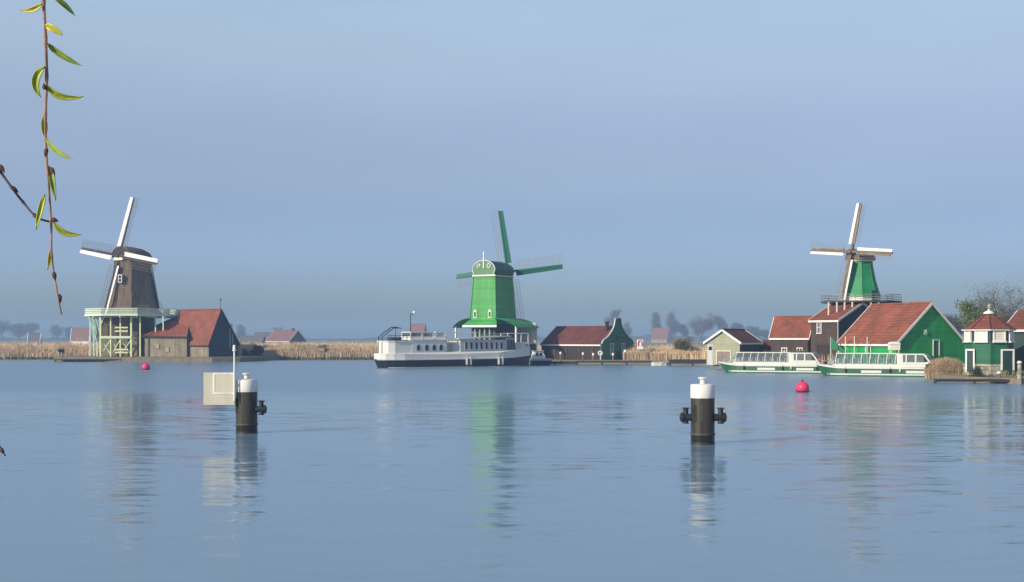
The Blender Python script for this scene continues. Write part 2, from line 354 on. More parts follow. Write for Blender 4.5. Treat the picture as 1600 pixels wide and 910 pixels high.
# ------------------------------------------------------------------ generic house
def house(name, label, cat, corner_px, Y, a_deg, pxl, pxr, gable, y_eave, y_ridge, zb=.6, wall='brown_boards', wall2=None, roof='roof_red', trim='white_paint',
          over=.25, asym=.5, holes=(), group=None, chimney=None, y_far=None, ridgecap=True, fascia=True, back_gable_trim=True, gable_shape=None, length=None):
    """near vertical corner at picture column corner_px, depth Y; pxl, pxr = picture widths of the two visible walls"""
    a = R(a_deg); s = F/Y; Xc = X(corner_px,Y); kl = (corner_px-pxl-800)/F; kr = (corner_px+pxr-800)/F
    L1 = (Xc-kl*Y)/(cos(a)+kl*sin(a)); L2 = (kr*Y-Xc)/(sin(a)-kr*cos(a))
    t = thing(name, label, cat, (X(corner_px,Y), Y, zb), pi/2-a, group)
    G, LR = (L2, L1) if gable == 'R' else (L1, L2)
    if length: LR = length
    # eave and ridge heights are read at the near gable
    yr = Y + (sin(a)*0 + cos(a)*L2*asym if gable == 'R' else sin(a)*L1*asym)
    he = Z(y_eave, Y)-zb; hr = CAM_H+(HZ-y_ridge)*yr/F-zb
    def m(g_, r_, z_): return Vector((g_, r_, z_)) if gable == 'R' else Vector((r_, g_, z_))
    ga = G*asym
    # walls: one closed body
    b = MB(); prof = [(0,0),(G,0),(G,he),(ga,hr),(0,he)]
    b.prism([m(g_,0,z_) for g_,z_ in prof], m(0,LR,0)); b.build('wall', wall, t)
    if wall2:   # boarding of the gable end in a second material
        q = MB(); q.prism([m(g_,-.03,z_) for g_,z_ in prof], m(0,.025,0)); q.build('gable_boarding', wall2, t)
    ov = over; th = .16
    # roof slopes
    for side in (0, 1):
        g0, gsign = (0,-1) if side == 0 else (G,1)
        dz = (hr-he)/abs(ga-g0)
        p0 = (g0+gsign*ov, he-dz*ov); p1 = (ga, hr)
        q = MB(); e = .02
        q.prism([m(p0[0],-ov,p0[1]+e), m(p1[0],-ov,p1[1]+e), m(p1[0],-ov,p1[1]+e+th), m(p0[0],-ov,p0[1]+e+th)], m(0,LR+2*ov,0))
        r_ = q.build('roof_slope', roof, t)
        if fascia:
            q = MB(); pa = m(p0[0]+gsign*.03,-ov,p0[1]); pb = m(p0[0]+gsign*.03,LR+ov,p0[1]); q.bar(pa,pb,.06,.22); q.build('eaves_board', trim, t)
        for r0, k in ((-ov-.04,0),(LR+ov+.04,1)):
            q = MB(); q.bar(m(p0[0],r0,p0[1]+.06), m(p1[0],r0,p1[1]+.08), .08, .26, up=(0,0,1)); q.build('barge_board', trim, t)
    if ridgecap:
        q = MB(); q.tube(m(ga,-ov,hr+th), m(ga,LR+ov,hr+th), .13, n=8); q.build('ridge_tile', roof, t)
    for h in holes:
        opening(t, m, gable, **h)
    if chimney:
        r_, wd, ht = chimney
        q = MB(); c = m(ga,r_,hr); q.box(c.x-wd/2,c.x+wd/2,c.y-wd/2,c.y+wd/2,hr-.4,hr+ht); q.box(c.x-wd/2-.08,c.x+wd/2+.08,c.y-wd/2-.08,c.y+wd/2+.08,hr+ht,hr+ht+.12); q.build('chimney', 'brown_dark', t)
    t['_'] = 0; del t['_']
    t_dim = dict(G=G, LR=LR, he=he, hr=hr, m=m, t=t, ga=ga)
    return t_dim
def opening(t, m, gable, wall='g', u=1, z=1, w=.8, h=1.0, kind='window', frame='white_paint', pane='glass_dark', bars=True, fw=.1, arch=False):
    """wall 'g': gable end (r=0), 'r': side wall (g=0)"""
    def k(u_, d_, z_): return m(u_, -d_, z_) if wall == 'g' else m(-d_, u_, z_)
    f = MB()
    zt = z+h
    def bx(mb, u0,u1,z0,z1,d0,d1):
        mb.prism([k(u0,d0,z0),k(u1,d0,z0),k(u1,d0,z1),k(u0,d0,z1)], k(0,d1,0)-k(0,d0,0))
    bx(f,u-w/2-fw,u-w/2,z,zt+fw,.033,.12); bx(f,u+w/2,u+w/2+fw,z,zt+fw,.033,.12); bx(f,u-w/2,u+w/2,zt,zt+fw,.033,.12)
    if kind == 'window': bx(f,u-w/2-fw*1.4,u+w/2+fw*1.4,z-fw,z,.033,.16)
    if arch: f.prism([k(u-w/2-fw,.033,zt+fw),k(u+w/2+fw,.033,zt+fw),k(u+w/4,.033,zt+fw+w*.4),k(u-w/4,.033,zt+fw+w*.4)], k(0,.12,0)-k(0,.033,0))
    fo = f.build('window' if kind == 'window' else 'door', frame, t)
    p = MB(); bx(p,u-w/2,u+w/2,z,zt,.032,.055); p.build('pane' if kind == 'window' else 'door_leaf', pane, fo)
    if kind == 'window' and bars:
        q = MB(); bx(q,u-.03,u+.03,z,zt,.055,.09); bx(q,u-w/2,u-.03,z+h*.55,z+h*.55+.05,.055,.088); bx(q,u+.03,u+w/2,z+h*.55,z+h*.55+.05,.055,.088); q.build('glazing_bar', frame, fo)
    elif kind != 'window':
        q = MB(); c = k(u+w*.35,.07,z+h*.48); q.lathe([(0.0,-.05),(.05,-.03),(.05,.03),(0.0,.05)],8,c,cap=False); q.build('handle', 'iron_dark', fo)
    return fo

# ------------------------------------------------------------------ sails
def sails(t, hub, right, n, Rl, cw_deg, board_m, stock_m, lattice_m, bw, lw, cloth=None, start=.16, tilt=10, bar=.03):
    """four sails in the plane of right/up, n = facing direction of the sails; right = as seen from the front"""
    hub = Vector(hub); right = Vector(right).normalized(); n = Vector(n).normalized(); up = Vector((0,0,1))
    tl = R(tilt); up, n = (up*cos(tl)-n*sin(tl)).normalized(), (n*cos(tl)+up*sin(tl)).normalized()
    for k in range(4):
        al = R(cw_deg+90*k); d = up*cos(al)+right*sin(al); e = up*sin(al)-right*cos(al)     # e: leading side
        off = n*(.18 if k % 2 else -.0)
        c = hub+off
        q = MB(); q.bar(c, c+d*Rl, .34, .30, up=n, w2=.20); s_ = q.build('sail', stock_m, t)
        # leading wind boards, slightly tilted out of the plane
        q = MB(); ev = (e*cos(R(16))+n*sin(R(16)))
        a0 = c+d*Rl*start+e*.14; a1 = c+d*Rl*.995+e*.10
        q.prism([a0, a1, a1+ev*bw*.8, a0+ev*bw], n*.05)
        q.build('leading_board', board_m, s_)
        q = MB(); 
        tv = (-e*cos(R(10))+n*sin(R(10)))
        nb = int(Rl*(1-start)/.42)
        for i in range(nb+1):
            p = c+d*(Rl*(start+(.995-start)*i/nb))-e*.12; q.bar(p, p+tv*lw, bar, bar, up=n)
        for j in (.36,.68,1.0):
            p = c-e*.12+tv*lw*j; q.bar(p+d*Rl*start, p+d*Rl*.995, bar*1.1, bar*1.1, up=n)
        lo = q.build('lattice', lattice_m, s_); lo['kind'] = 'stuff'
        if cloth:
            q = MB(); p = c-e*.26+n*.1; pts_ = [p+d*Rl*(start+(.97-start)*i/14)+e*random.uniform(-.03,.03) for i in range(15)]
            q.path(pts_, [.10+.05*random.random() for _ in pts_], 7); q.build('furled_cloth', cloth, s_, smooth=True)
    q = MB(); q.tube(hub-n*2.2, hub+n*.55, .38, .30, 10); q.build('windshaft', stock_m, t)

def oct_ring(r, z, c=(0,0), rot=0, n=8): return [(c[0]+r*cos(rot+2*pi*i/n), c[1]+r*sin(rot+2*pi*i/n), z) for i in range(n)]
def mill_cap(t, c, z0, rad, h, n, thatch, front='brown_dark'):
    """boat shaped thatched cap, ridge along n; front boards of its own"""
    n = Vector(n).normalized(); r = Vector((n.y,-n.x,0)); c = Vector((c[0],c[1],0)); rings = []
    for tt, wf, hf in ((-1.15,.30,.12),(-1.02,.58,.34),(-.72,.86,.66),(-.3,1.0,.90),(.2,1.0,1.0),(.6,.92,1.02),(.92,.78,1.03)):
        ring = []
        for i in range(13):
            al = pi*i/12; q = cos(al); hh = sin(al)**.75
            ring.append(c+n*rad*tt+r*rad*wf*q+Vector((0,0,z0+h*hf*hh)))
        rings.append(ring)
    m_ = MB(); m_.loft(rings, closed=True, cap=True); m_.build('cap', thatch, t, smooth=True)
    q = MB(); ring = [c+n*(rad*.92+.03)+(p-(c+n*rad*.92))*Vector((1,1,1)).x*1.0 for p in rings[-1]]
    f = [c+n*(rad*.92+.02)+ (Vector((p.x,p.y,0))-(c+n*rad*.92))*.9 + Vector((0,0,z0+(p.z-z0)*.9)) for p in rings[-1]]
    q.prism(f, n*.12); q.build('cap_front', front, t)

def railing(t, pa, pb, h, mat_, rails=(1,.55,.12), bal=.35, th=.06, name='railing'):
    pa = Vector(pa); pb = Vector(pb); q = MB(); up = Vector((0,0,1))
    for k in rails: q.bar(pa+up*h*k, pb+up*h*k, th, th*1.3)
    nn = max(1, int((pb-pa).length/bal))
    for i in range(nn+1):
        p = pa.lerp(pb, i/nn); q.bar(p, p+up*h, th*.7)
    return q.build(name, mat_, t)

# ================================================================== LEFT MILL
def left_mill():
    Y = 236; s = F/Y; cx = X(207, Y)
    t = thing('smock_windmill', 'brown thatched windmill with white sails on a pale green staging', 'windmill', (cx, Y, .9)); zb = .9
    def zz(py): return Z(py, Y)-zb
    st = zz(492)
    rot = R(22.5-8)
    prof = [(5.5,st+.05),(4.7,st+.6),(4.1,st+1.7),(3.72,st+3.3),(3.45,st+5.2),(3.22,st+7.2),(3.12,zz(407)),(3.05,zz(403))]
    b = MB(); b.loft([oct_ring(r,z,rot=rot) for r,z in prof]); b.build('thatched_body', 'thatch', t)
    # ridge thatching at the corners
    for i in range(8):
        al = rot+2*pi*i/8; q = MB(); q.path([(r*cos(al)*1.003,r*sin(al)*1.003,z) for r,z in prof], .11, 5); q.build('corner_thatch', 'thatch_dark', t, smooth=True)
    ny = R(34); n = Vector((-sin(ny),-cos(ny),0)); right = Vector((cos(ny),-sin(ny),0))
    q = MB(); q.lathe([(3.25,zz(405)),(3.4,zz(403)),(3.3,zz(400))],24); q.build('cap_ring', 'base_brown', t)
    mill_cap(t, (0,0), zz(403), 3.05, 1.95, n, 'thatch')
    hub = n*3.0; hub.z = zz(402)
    sails(t, hub, right, n, 11.1, 9, 'white_paint', 'dark_wood', 'post_wood', .85, 1.7, cloth='sail_canvas')
    # carved beam under the windshaft
    q = MB(); q.bar(n*3.15+right*-1.2+Vector((0,0,zz(406))), n*3.15+right*1.2+Vector((0,0,zz(406))), .25, .5); q.build('storm_beam', 'lime_cream', t)
    # tail pole and braces at the back
    back = -n; tip = back*6.1+Vector((0,0,st+1.2))
    q = MB(); q.bar(back*2.9+Vector((0,0,zz(400))), tip, .32, .38); q.build('tail_pole', 'dark_wood', t)
    for sg in (-1,1):
        q = MB(); q.bar(back*.6+right*3.5*sg+Vector((0,0,zz(403))), tip+Vector((0,0,.4)), .22); q.build('tail_brace', 'dark_wood' if sg>0 else 'mint_pale', t)
        q = MB(); q.bar(back*2.2+right*2.2*sg+Vector((0,0,zz(400))), tip+Vector((0,0,.9)), .2); q.build('tail_brace', 'mint_pale' if sg>0 else 'dark_wood', t)
    q = MB(); wc = tip+Vector((0,0,-.2))
    ringp = [wc+right*.95*cos(2*pi*i/20)+Vector((0,0,.95*sin(2*pi*i/20)+.4)) for i in range(21)]
    q.path(ringp, .06, 5)
    for i in range(6): q.bar(wc+Vector((0,0,.4)), ringp[i*3], .06)
    q.build('winding_wheel', 'mint_pale', t)
    # small shuttered window on the thatch
    al = rot+2*pi*5.55/8
    q = MB(); wx, wz = X(197,Y)-cx, zz(437); yy = -3.46
    q.box(wx-.34,wx+.34,yy-.28,yy+.35,wz-.75,wz+.75); wo_ = q.build('window', 'white_paint', t)
    q = MB(); q.box(wx-.2,wx+.2,yy-.30,yy-.27,wz-.58,wz-.06); q.box(wx-.2,wx+.2,yy-.30,yy-.27,wz+.06,wz+.58); q.build('pane', 'glass_dark', wo_)
    q = MB(); wx, wz = X(219,Y)-cx, zz(462); q.box(wx-.22,wx+.22,-4.1,-3.5,wz-.4,wz+.4); wo_ = q.build('window', 'dark_wood', t)
    q = MB(); q.box(wx-.14,wx+.14,-4.13,-4.095,wz-.3,wz+.3); q.build('pane', 'glass_dark', wo_)
    # stage
    Rs = 8.45; rr = R(22.5)
    q = MB(); q.loft([oct_ring(Rs,st-.32,rot=rr), oct_ring(Rs,st-.05,rot=rr)]); q.build('stage_deck', 'mint_pale', t)
    ring = [Vector(p) for p in oct_ring(Rs-.1,st-.05,rot=rr)]
    for i in range(8):
        railing(t, ring[i], ring[(i+1)%8], 1.05, 'mint_pale', bal=.22, th=.085, rails=(1,.68,.36,.06))
    # joists under the deck
    for i in range(16):
        al = rr+2*pi*i/16; k = .95
        q = MB(); q.bar((3.2*cos(al),3.2*sin(al),st-.45),((Rs-.3)*k*cos(al),(Rs-.3)*k*sin(al),st-.45),.2,.26); q.build('joist', 'mint_pale', t)
    # base house below the stage
    q = MB(); q.box(-4.7,2.6,-4.0,5.5,3.6,st-.6); q.build('base_wall', 'base_brown', t)
    q = MB(); q.box(-4.72,2.62,-4.05,5.55,0,3.58); q.build('base_boarding', 'base_ochre', t)
    for px in (157,173,188,205,219):
        x = X(px,Y-6)-cx; q = MB(); q.bar((x,-6.0,-.2),(x,-6.0,st-.32),.30 if px in (157,205) else .22); q.build('post', 'lime_cream', t)
    for px, yy in ((141,-1.5),(147,.5),(152,-3.8)):
        x = X(px,Y+yy)-cx; q = MB(); q.bar((x,yy,-.2),(x,yy,st-.32),.24); q.build('post', 'mint_paint', t)
    q = MB(); q.box(X(157,Y-6)-cx,X(206,Y-6)-cx,-6.25,-6.17,zz(529),zz(525.5)); q.build('crossbeam', 'mint_pale', t)
    for py in (512.5,518,546,550.5):
        q = MB(); q.box(X(180,Y-6)-cx,X(200,Y-6)-cx,-6.2,-6.13,zz(py+1.1),zz(py-1.1)); q.build('slat', 'lime_cream', t)
    for px0, px1, y1 in ((139,151,533),(144,152,524),(150,156,522),(163,156,515)):
        q = MB(); q.bar((X(px0,Y-4)-cx,-4.2,st-.35),(X(px1,Y-4)-cx,-4.0,zz(y1)),.2); q.build('brace', 'mint_paint', t)
    for pa, pb in ((157,173),(173,188),(188,205)):
        xa, xb = X(pa,Y-6)-cx, X(pb,Y-6)-cx
        for z0_, z1_ in ((zz(555),zz(530)),(zz(530),zz(555))):
            q = MB(); q.bar((xa,-5.85+(.12 if z0_ > z1_ else 0),z0_),(xb,-5.85+(.12 if z0_ > z1_ else 0),z1_),.13); q.build('cross_brace', 'mint_pale', t)
    q = MB(); q.box(X(162,Y)-cx,X(180,Y)-cx,-4.12,-4.0,zz(527),zz(509)); q.build('hatch', 'base_brown', t)
    for px, y1 in ((243,513),(255,511)):
        q = MB(); q.bar((X(px,Y-5)-cx,-5,st-.35),(X(px,Y-5)-cx,-5,zz(y1+6)),.2); q.build('brace', 'mint_pale', t)
left_mill()

# ================================================================== LEFT BARN
d = house('timber_barn', 'red tiled barn with dark blue gable end beside the thatched windmill', 'barn', 326, 226, 35, 62, 46, 'R', 537, 485, zb=.8,
          wall='grey_boards', wall2='navy_boards', roof='roof_red', trim='brown_dark', asym=.40, over=.2,
          holes=[dict(wall='g', u=5.2, z=1.6, w=.5, h=3.4, kind='door', frame='steel', pane='navy_boards', fw=.12)])
t = d['t']; m = d['m']
q = MB(); q.bar(m(d['ga'],0,d['hr']), m(d['ga'],0,d['hr']+1.9), .07); q.lathe([(0,-.2),(.14,-.08),(.14,.08),(0,.2)],8,m(d['ga'],0,d['hr']+1.9),cap=False); q.build('finial', 'dark_wood', t)
q = MB(); q.prism([m(5.2-.3,-.2,5.2),m(5.2+.3,-.2,5.2),m(5.2+.2,-.2,5.9),m(5.2-.2,-.2,5.9)], m(0,.1,0)); q.build('lamp', 'steel', t)
def hip_shed():
    t = thing('timber_shed', 'low grey boarded shed with sloping rusty red roof under the mill staging', 'shed', (X(222,231), 231, .8))
    o0 = Vector((X(222,231), 231, .8))
    def w(px,py,Y): return P(px,py,Y)-o0
    A, B, C, D, E, G = w(221,525,231), w(292,526,228), w(300,484.5,236), w(240,511,238), w(224,525,246), w(300,526,244)
    base = [Vector((p.x,p.y,0)) for p in (A+Vector((.35,.35,0)),B+Vector((-.1,.35,0)),G+Vector((-.1,-.3,0)),E+Vector((.35,-.3,0)))]
    h = A.z+.05
    q = MB(); q.prism(base, (0,0,h)); q.build('wall', 'grey_boards', t)
    dn = Vector((0,0,-.16))
    for pts_ in ((A,B,C,D),(D,C,G,E),(A,D,E)):
        q = MB(); q.prism(list(pts_), dn); q.build('roof_slope', 'roof_red', t)
    q = MB(); q.path([C,D],.12,6); q.build('ridge_tile', 'roof_red', t)
    q = MB(); q.bar(A+Vector((0,-.05,-.1)),B+Vector((0,-.05,-.1)),.08,.24); q.build('eaves_board', 'brown_dark', t)
    for px, py in ((245,541),(262,546)):
        c = w(px,py,229.9); u = (B-A).normalized(); v_ = Vector((0,0,1)); c.y = (A.y+.35)+(B.y-A.y)*(c.x-A.x)/(B.x-A.x)
        def fr(e0,e1,z0,z1,dy): return [c+u*e0+v_*z0+Vector((0,dy,0)),c+u*e1+v_*z0+Vector((0,dy,0)),c+u*e1+v_*z1+Vector((0,dy,0)),c+u*e0+v_*z1+Vector((0,dy,0))]
        q = MB(); q.prism(fr(-.42,.42,-.5,.5,-.08),(0,.06,0)); wo_ = q.build('window', 'jetty_wood', t)
        q = MB(); q.prism(fr(-.32,.32,-.4,.4,-.11),(0,.029,0)); q.build('pane', 'stone_pale', wo_)
hip_shed()

# platform under the left mill and barn
def plank_deck(name, label, px0, px1, Yf, depth, ztop, matn='jetty_wood', post=True, n=None, cat='jetty', ang=0, edge=.14):
    x0, x1 = X(px0,Yf), X(px1,Yf); L = x1-x0
    t = thing(name, label, cat, (x0, Yf, 0), R(ang))
    n = n or max(2, int(L/1.0)); wd = L/n
    base = MB(); base.box(0,wd-.03,0,depth,ztop-.1,ztop); me = None
    for i in range(n):
        if i == 0:
            o = base.build('plank', matn, t); me = o.data
        else:
            o = bpy.data.objects.new('plank', me); COL.objects.link(o); o.parent = t
        o.location = (i*wd, random.uniform(-.03,.03), random.uniform(-.012,.012))
    q = MB(); q.box(0,L,.05,.25,ztop-.1-edge,ztop-.102); q.build('edge_beam', 'jetty_dark' if matn != 'jetty_dark' else 'dark_wood', t)
    if post:
        k = max(2, int(L/3.2))
        for i in range(k+1):
            q = MB(); q.tube((i*L/k,.15,-.8),(i*L/k,.15,ztop-.1),.13,n=8); q.build('pile', 'dark_wood', t)
    return t
q = MB(); x0, x1 = X(84,224), X(396,224)
q.prism([(x0,224,-.6),(X(330,219),219.5,-.6),(X(374,221),221.5,-.6),(x1,230,-.6),(x1+2,262,-.6),(x0-3,262,-.6)], (0,0,1.42)); o = q.build('quay', 'quay_stone'); o['kind'] = 'structure'
plank_deck('timber_jetty', 'low grey landing stage along the water below the thatched windmill', 86, 224, 222, 2.2, .62)

# ================================================================== MIDDLE MILL
def middle_mill():
    Y = 208; s = F/Y; cx = X(771, Y); zb = .6; th = R(-29)
    t = thing('paltrok_windmill', 'bright green sawing windmill with green sails behind the white ship', 'windmill', (cx, Y, zb), th)
    def zz(py): return Z(py, Y)-zb
    z0, z1 = zz(503), zz(433)
    w0, w1, d0, d1 = 2.42, 1.98, 3.45, 2.95
    def body(pad0, pad1, za, zb_): return [[(-w0-pad0,-d0-pad0,za),(w0+pad0,-d0-pad0,za),(w0+pad0,d0+pad0,za),(-w0-pad0,d0+pad0,za)],[(-w1-pad1,-d1-pad1,zb_),(w1+pad1,-d1-pad1,zb_),(w1+pad1,d1+pad1,zb_),(-w1-pad1,d1+pad1,zb_)]]
    b = MB(); b.loft(body(0,0,z0-.4,z1)); b.build('mill_body', 'mill_green', t)
    for sx_ in (-1,1):
        q = MB(); q.bar((sx_*(w0+.03),-d0-.04,z0-.4),(sx_*(w1+.03),-d1-.04,z1),.12); q.build('corner_board', 'mill_green', t)
    # trims
    q = MB(); q.box(-w1-.15,w1+.15,-d1-.22,-d1-.05,z1-.02,z1+.22); q.build('trim_board', 'white_paint', t)
    q = MB(); q.box(w1+.05,w1+.2,-d1-.05,d1,z1-.02,z1+.16); q.build('trim_board', 'mint_pale', t)
    # cap: barrel roof
    hz = zz(409)-z1-.05
    arc = [(-1.75,0)]+[(-2.12*cos(a_)*1.0, .9+ (hz-.9)*sin(a_)) for a_ in [pi*i/16 for i in range(17)]]+[(1.75,0)]
    cz = z1+.1
    b = MB(); rings = []
    for yy, k in ((-d1-.1,1),(d1*.6,1),(d1+.5,.93),(d1+1.0,.75)):
        rings.append([(x*k,yy,cz+z*k) for x,z in arc])
    b.loft(rings); b.build('cap', 'mill_cap_green', t, smooth=True)
    b = MB(); b.prism([(x*.98,-d1-.16,cz+z*.98) for x,z in arc], (0,.05,0)); gb = b.build('cap_gable', 'gable_green', t)
    b = MB(); b.path([(x*.99,-d1-.2,cz+z*.99) for x,z in arc], .07, 6); b.build('gable_trim', 'white_paint', t)
    q = MB(); zt = cz+hz; q.bar((0,-d1-.2,zt-1.3),(0,-d1-.2,zt+1.2),.16,.16); q.lathe([(0,-.12),(.16,0),(0,.2)],8,(0,-d1-.2,zt+1.25),cap=False); q.build('finial', 'white_paint', t)
    for sg in (-1,1):
        q = MB(); c = Vector((sg*.95,-d1-.22,cz+hz*.64)); q.path([c+Vector((.3*cos(2*pi*i/14),0,.3*sin(2*pi*i/14))) for i in range(11 if sg<0 else 15)], .08, 5)
        if sg < 0: q.bar(c+Vector((.02,0,-.02)), c+Vector((.32,0,-.02)), .1)
        q.build('round_ornament', 'white_paint', gb)
    # small windows
    for px in (744,767):
        x = (px-756)/s/cos(th); f_ = (zz(492)-z0)/(z1-z0); yy = -d0+(d0-d1)*f_
        q = MB(); z_ = zz(492); q.box(x-.32,x+.32,yy-.12,yy+.05,z_-.55,z_+.5); q.prism([(x-.32,yy-.12,z_+.5),(x+.32,yy-.12,z_+.5),(x,yy-.12,z_+.85)],(0,.17,0)); wo_ = q.build('window', 'mint_pale', t)
        q = MB(); q.box(x-.19,x+.19,yy-.15,yy-.121,z_-.4,z_+.42); q.build('pane', 'house_green', wo_)
    # skirt roof in front and on the sides
    q = MB(); e = 1.0
    q.prism([(-w0-.05,-d0+.1,z0+.35),(w0+.05,-d0+.1,z0+.35),(w0+.7,-d0-e,z0-.55),(-w0-.7,-d0-e,z0-.55)], (0,-.0,-.14)); q.build('skirt_roof', 'mill_green', t)
    q = MB(); q.box(-w0-.75,w0+.75,-d0-e-.12,-d0-e-.02,z0-.92,z0-.6); q.build('fascia', 'white_paint', t)
    # long sawing wings left and right with drooping roofs
    for sg in (-1,1):
        wl = 3.0 if sg < 0 else 4.0
        q = MB(); n = 8; up_, lo = [], []
        for i in range(n+1):
            u = i/n; x = sg*(w0-.05+wl*u); z_ = z0+.55-(.25+.0)*u-1.15*u**2.4
            up_.append((x,z_))
        for y0, y1 in ((-d0-.3, d0+.3),):
            pr = [(x,y0,z_) for x,z_ in up_]+[(x,y0,z_-.16) for x,z_ in reversed(up_)]
            q.prism(pr, (0,y1-y0,0))
        q.build('wing_roof', 'mill_green', t)
        q = MB(); q.path([(x,-d0-.36,z_-.05) for x,z_ in up_], .09, 5); q.build('wing_trim', 'teal_dark' if sg<0 else 'mill_green_dark', t)
        xw = sg*(w0+wl-.35)
        q = MB(); q.bar((xw,-d0,0),(xw,-d0,z0-.7),.22); q.build('post', 'cream_paint', t)
        q = MB(); q.bar((xw,d0,0),(xw,d0,z0-.7),.22); q.build('post', 'cream_paint', t)
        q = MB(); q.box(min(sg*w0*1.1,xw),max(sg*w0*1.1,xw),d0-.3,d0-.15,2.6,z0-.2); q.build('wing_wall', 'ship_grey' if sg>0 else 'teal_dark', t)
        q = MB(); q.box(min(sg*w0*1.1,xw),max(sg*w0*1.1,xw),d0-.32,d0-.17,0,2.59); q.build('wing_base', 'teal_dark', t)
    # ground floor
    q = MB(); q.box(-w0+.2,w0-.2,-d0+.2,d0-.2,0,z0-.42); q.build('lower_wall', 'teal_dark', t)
    for x in (-1.6,-.5,.6,1.7):
        q = MB(); q.bar((x,-d0-.6,.2),(x*.8,-d0-.1,z0-.8),.2); q.build('frame_post', 'olive_boards', t)
    # sails at the back
    nb = Vector((0,1,0)); hub = Vector((0,d1+1.75,zz(423)))
    sails(t, hub, (-1,0,0), nb, 10.15, 5, 'sail_green', 'sail_green', 'jetty_wood', .75, 1.6, start=.14, tilt=8)
middle_mill()

# ================================================================== SHIP
def ship():
    t = thing('passenger_ship', 'long white passenger ship with black hull moored before the green mill', 'ship', (X(597,176), 176, 0), R(31)); t.scale = (1.1,1,1)
    L = 23.0; cyl = 2.3
    plan = [(0,.35),(.25,1.0),(.8,1.55),(1.8,2.0),(3.2,2.28),(9,2.3),(17,2.3),(19.5,1.95),(21.3,1.25),(22.4,.6),(23,.12)]
    def sheer(x): return 1.22 + .5*max(0,(x-14)/9)**1.6
    def topz(x):
        if x < 11: return 2.02-.10*x/11*2
        return 1.75+1.15*max(0,(x-15)/8)
    def ring(x, b, z, rake):   # left and right points
        xx = x + rake
        return [(xx,cyl-b,z),(xx,cyl+b,z)]
    def band(zf0, zf1, name, matn, inset=0, n0=0, n1=None, rk=True, parent=t):
        outer0, outer1 = [], []
        pl = plan[n0:n1]
        seq = [(x,b,-1) for x,b in pl]+[(x,b,1) for x,b in reversed(pl)]
        for x,b,sg in seq:
            r0 = (.75*(1-min(1,x/3)))*(1-min(1,max(0,zf0(x))/1.3)) if rk else 0
            bb = b+inset
            outer0.append((x+r0-.25*(zf0(x)<.3)*(x>20),cyl+sg*bb*(.86 if zf0(x)<-.2 else 1),zf0(x)))
            r1 = (.75*(1-min(1,x/3)))*(1-min(1,max(0,zf1(x))/1.3)) if rk else 0
            outer1.append((x+r1,cyl+sg*bb,zf1(x)))
        q = MB(); q.loft([outer0,outer1]); return q.build(name, matn, parent)
    h = band(lambda x:-.6, sheer, 'hull', 'hull_black')
    band(lambda x:sheer(x)+.002, topz, 'bulwark', 'ship_white', inset=-.02)
    band(lambda x:sheer(x)-.14, lambda x:sheer(x)+.06, 'rubbing_strake', 'ship_white', inset=.07, parent=h)
    band(lambda x:.0, lambda x:.10, 'waterline_stripe', 'ship_grey', inset=.012, parent=h)
    # stern deckhouse with rounded end
    prof = [(.75,cyl-.9),(1.2,cyl-1.5),(2.0,cyl-1.85),(4.3,cyl-1.9),(4.3,cyl+1.9),(2.0,cyl+1.85),(1.2,cyl+1.5),(.75,cyl+.9)]
    q = MB(); q.prism([(x,y,1.6) for x,y in prof], (0,0,2.05)); q.build('deckhouse', 'ship_white', t)
    q = MB(); q.prism([(x*1.0-.1,cyl+(y-cyl)*1.06,3.65) for x,y in prof], (0,0,.12)); q.build('deckhouse_roof', 'ship_white', t)
    # cabin with arched windows
    q = MB(); q.box(4.32,9.3,cyl-1.95,cyl+1.95,1.7,3.85); cb = q.build('cabin', 'ship_white', t)
    q = MB(); q.box(4.2,9.45,cyl-2.05,cyl+2.05,3.852,3.95); q.build('cabin_roof', 'ship_white', t)
    for px in (650,662,673,683):
        x = (px-597)*.0985; y = cyl-1.95
        q = MB(); q.prism([(x-.3,y-.03,2.35),(x+.3,y-.03,2.35),(x+.3,y-.03,3.05),(x+.15,y-.03,3.28),(x-.15,y-.03,3.28),(x-.3,y-.03,3.05)],(0,.025,0)); wo_ = q.build('window', 'ship_grey', t)
        q = MB(); q.prism([(x-.2,y-.06,2.45),(x+.2,y-.06,2.45),(x+.2,y-.06,3.0),(x+.1,y-.06,3.18),(x-.1,y-.06,3.18),(x-.2,y-.06,3.0)],(0,.028,0)); q.build('pane', 'glass_dark', wo_)
    # upper wheelhouse, low glazed frames
    for x0,x1 in ((4.4,6.0),(6.1,7.6),(8.0,9.2)):
        q = MB(); z0,z1 = 3.95,4.98; y0,y1 = cyl-1.4,cyl+1.4
        for y in (y0,y1):
            for x in (x0,x1): q.bar((x,y,z0),(x,y,z1),.12)
            q.bar((x0-.06,y,z1),(x1+.06,y,z1),.14); q.box(x0,x1,y-.04,y+.04,z0,z0+.42)
        for x in (x0,x1): q.bar((x,y0,z1),(x,y1,z1),.12); q.box(x-.03,x+.03,y0+.05,y1-.05,z0,z0+.42)
        wh = q.build('wheelhouse_frame', 'ship_white', t)
        for y in (y0,y1):
            q = MB(); q.box(x0+.06,x1-.06,y-.012,y+.012,z0+.42,z1-.07); q.build('pane', 'glass_clear', wh)
        if x0 < 7:
            q = MB(); q.box(x0+.3,x1-.3,cyl-.7,cyl-.1,z0,z0+.75); q.box(x0+.3,x1-.3,cyl-.25,cyl-.1,z0+.75,z0+1.0); q.build('bench', 'glass_yellow', wh)
    # low link house
    q = MB(); q.box(9.32,11.3,cyl-1.75,cyl+1.75,1.6,3.55); q.build('link_house', 'ship_grey', t)
    q = MB(); q.box(9.7,10.3,cyl-1.79,cyl-1.752,2.0,3.3); q.build('door', 'olive_boards', t)
    # passenger saloon
    q = MB(); q.box(11.3,18.2,cyl-2.0,cyl+2.0,1.6,3.92); q.build('saloon', 'ship_grey', t)
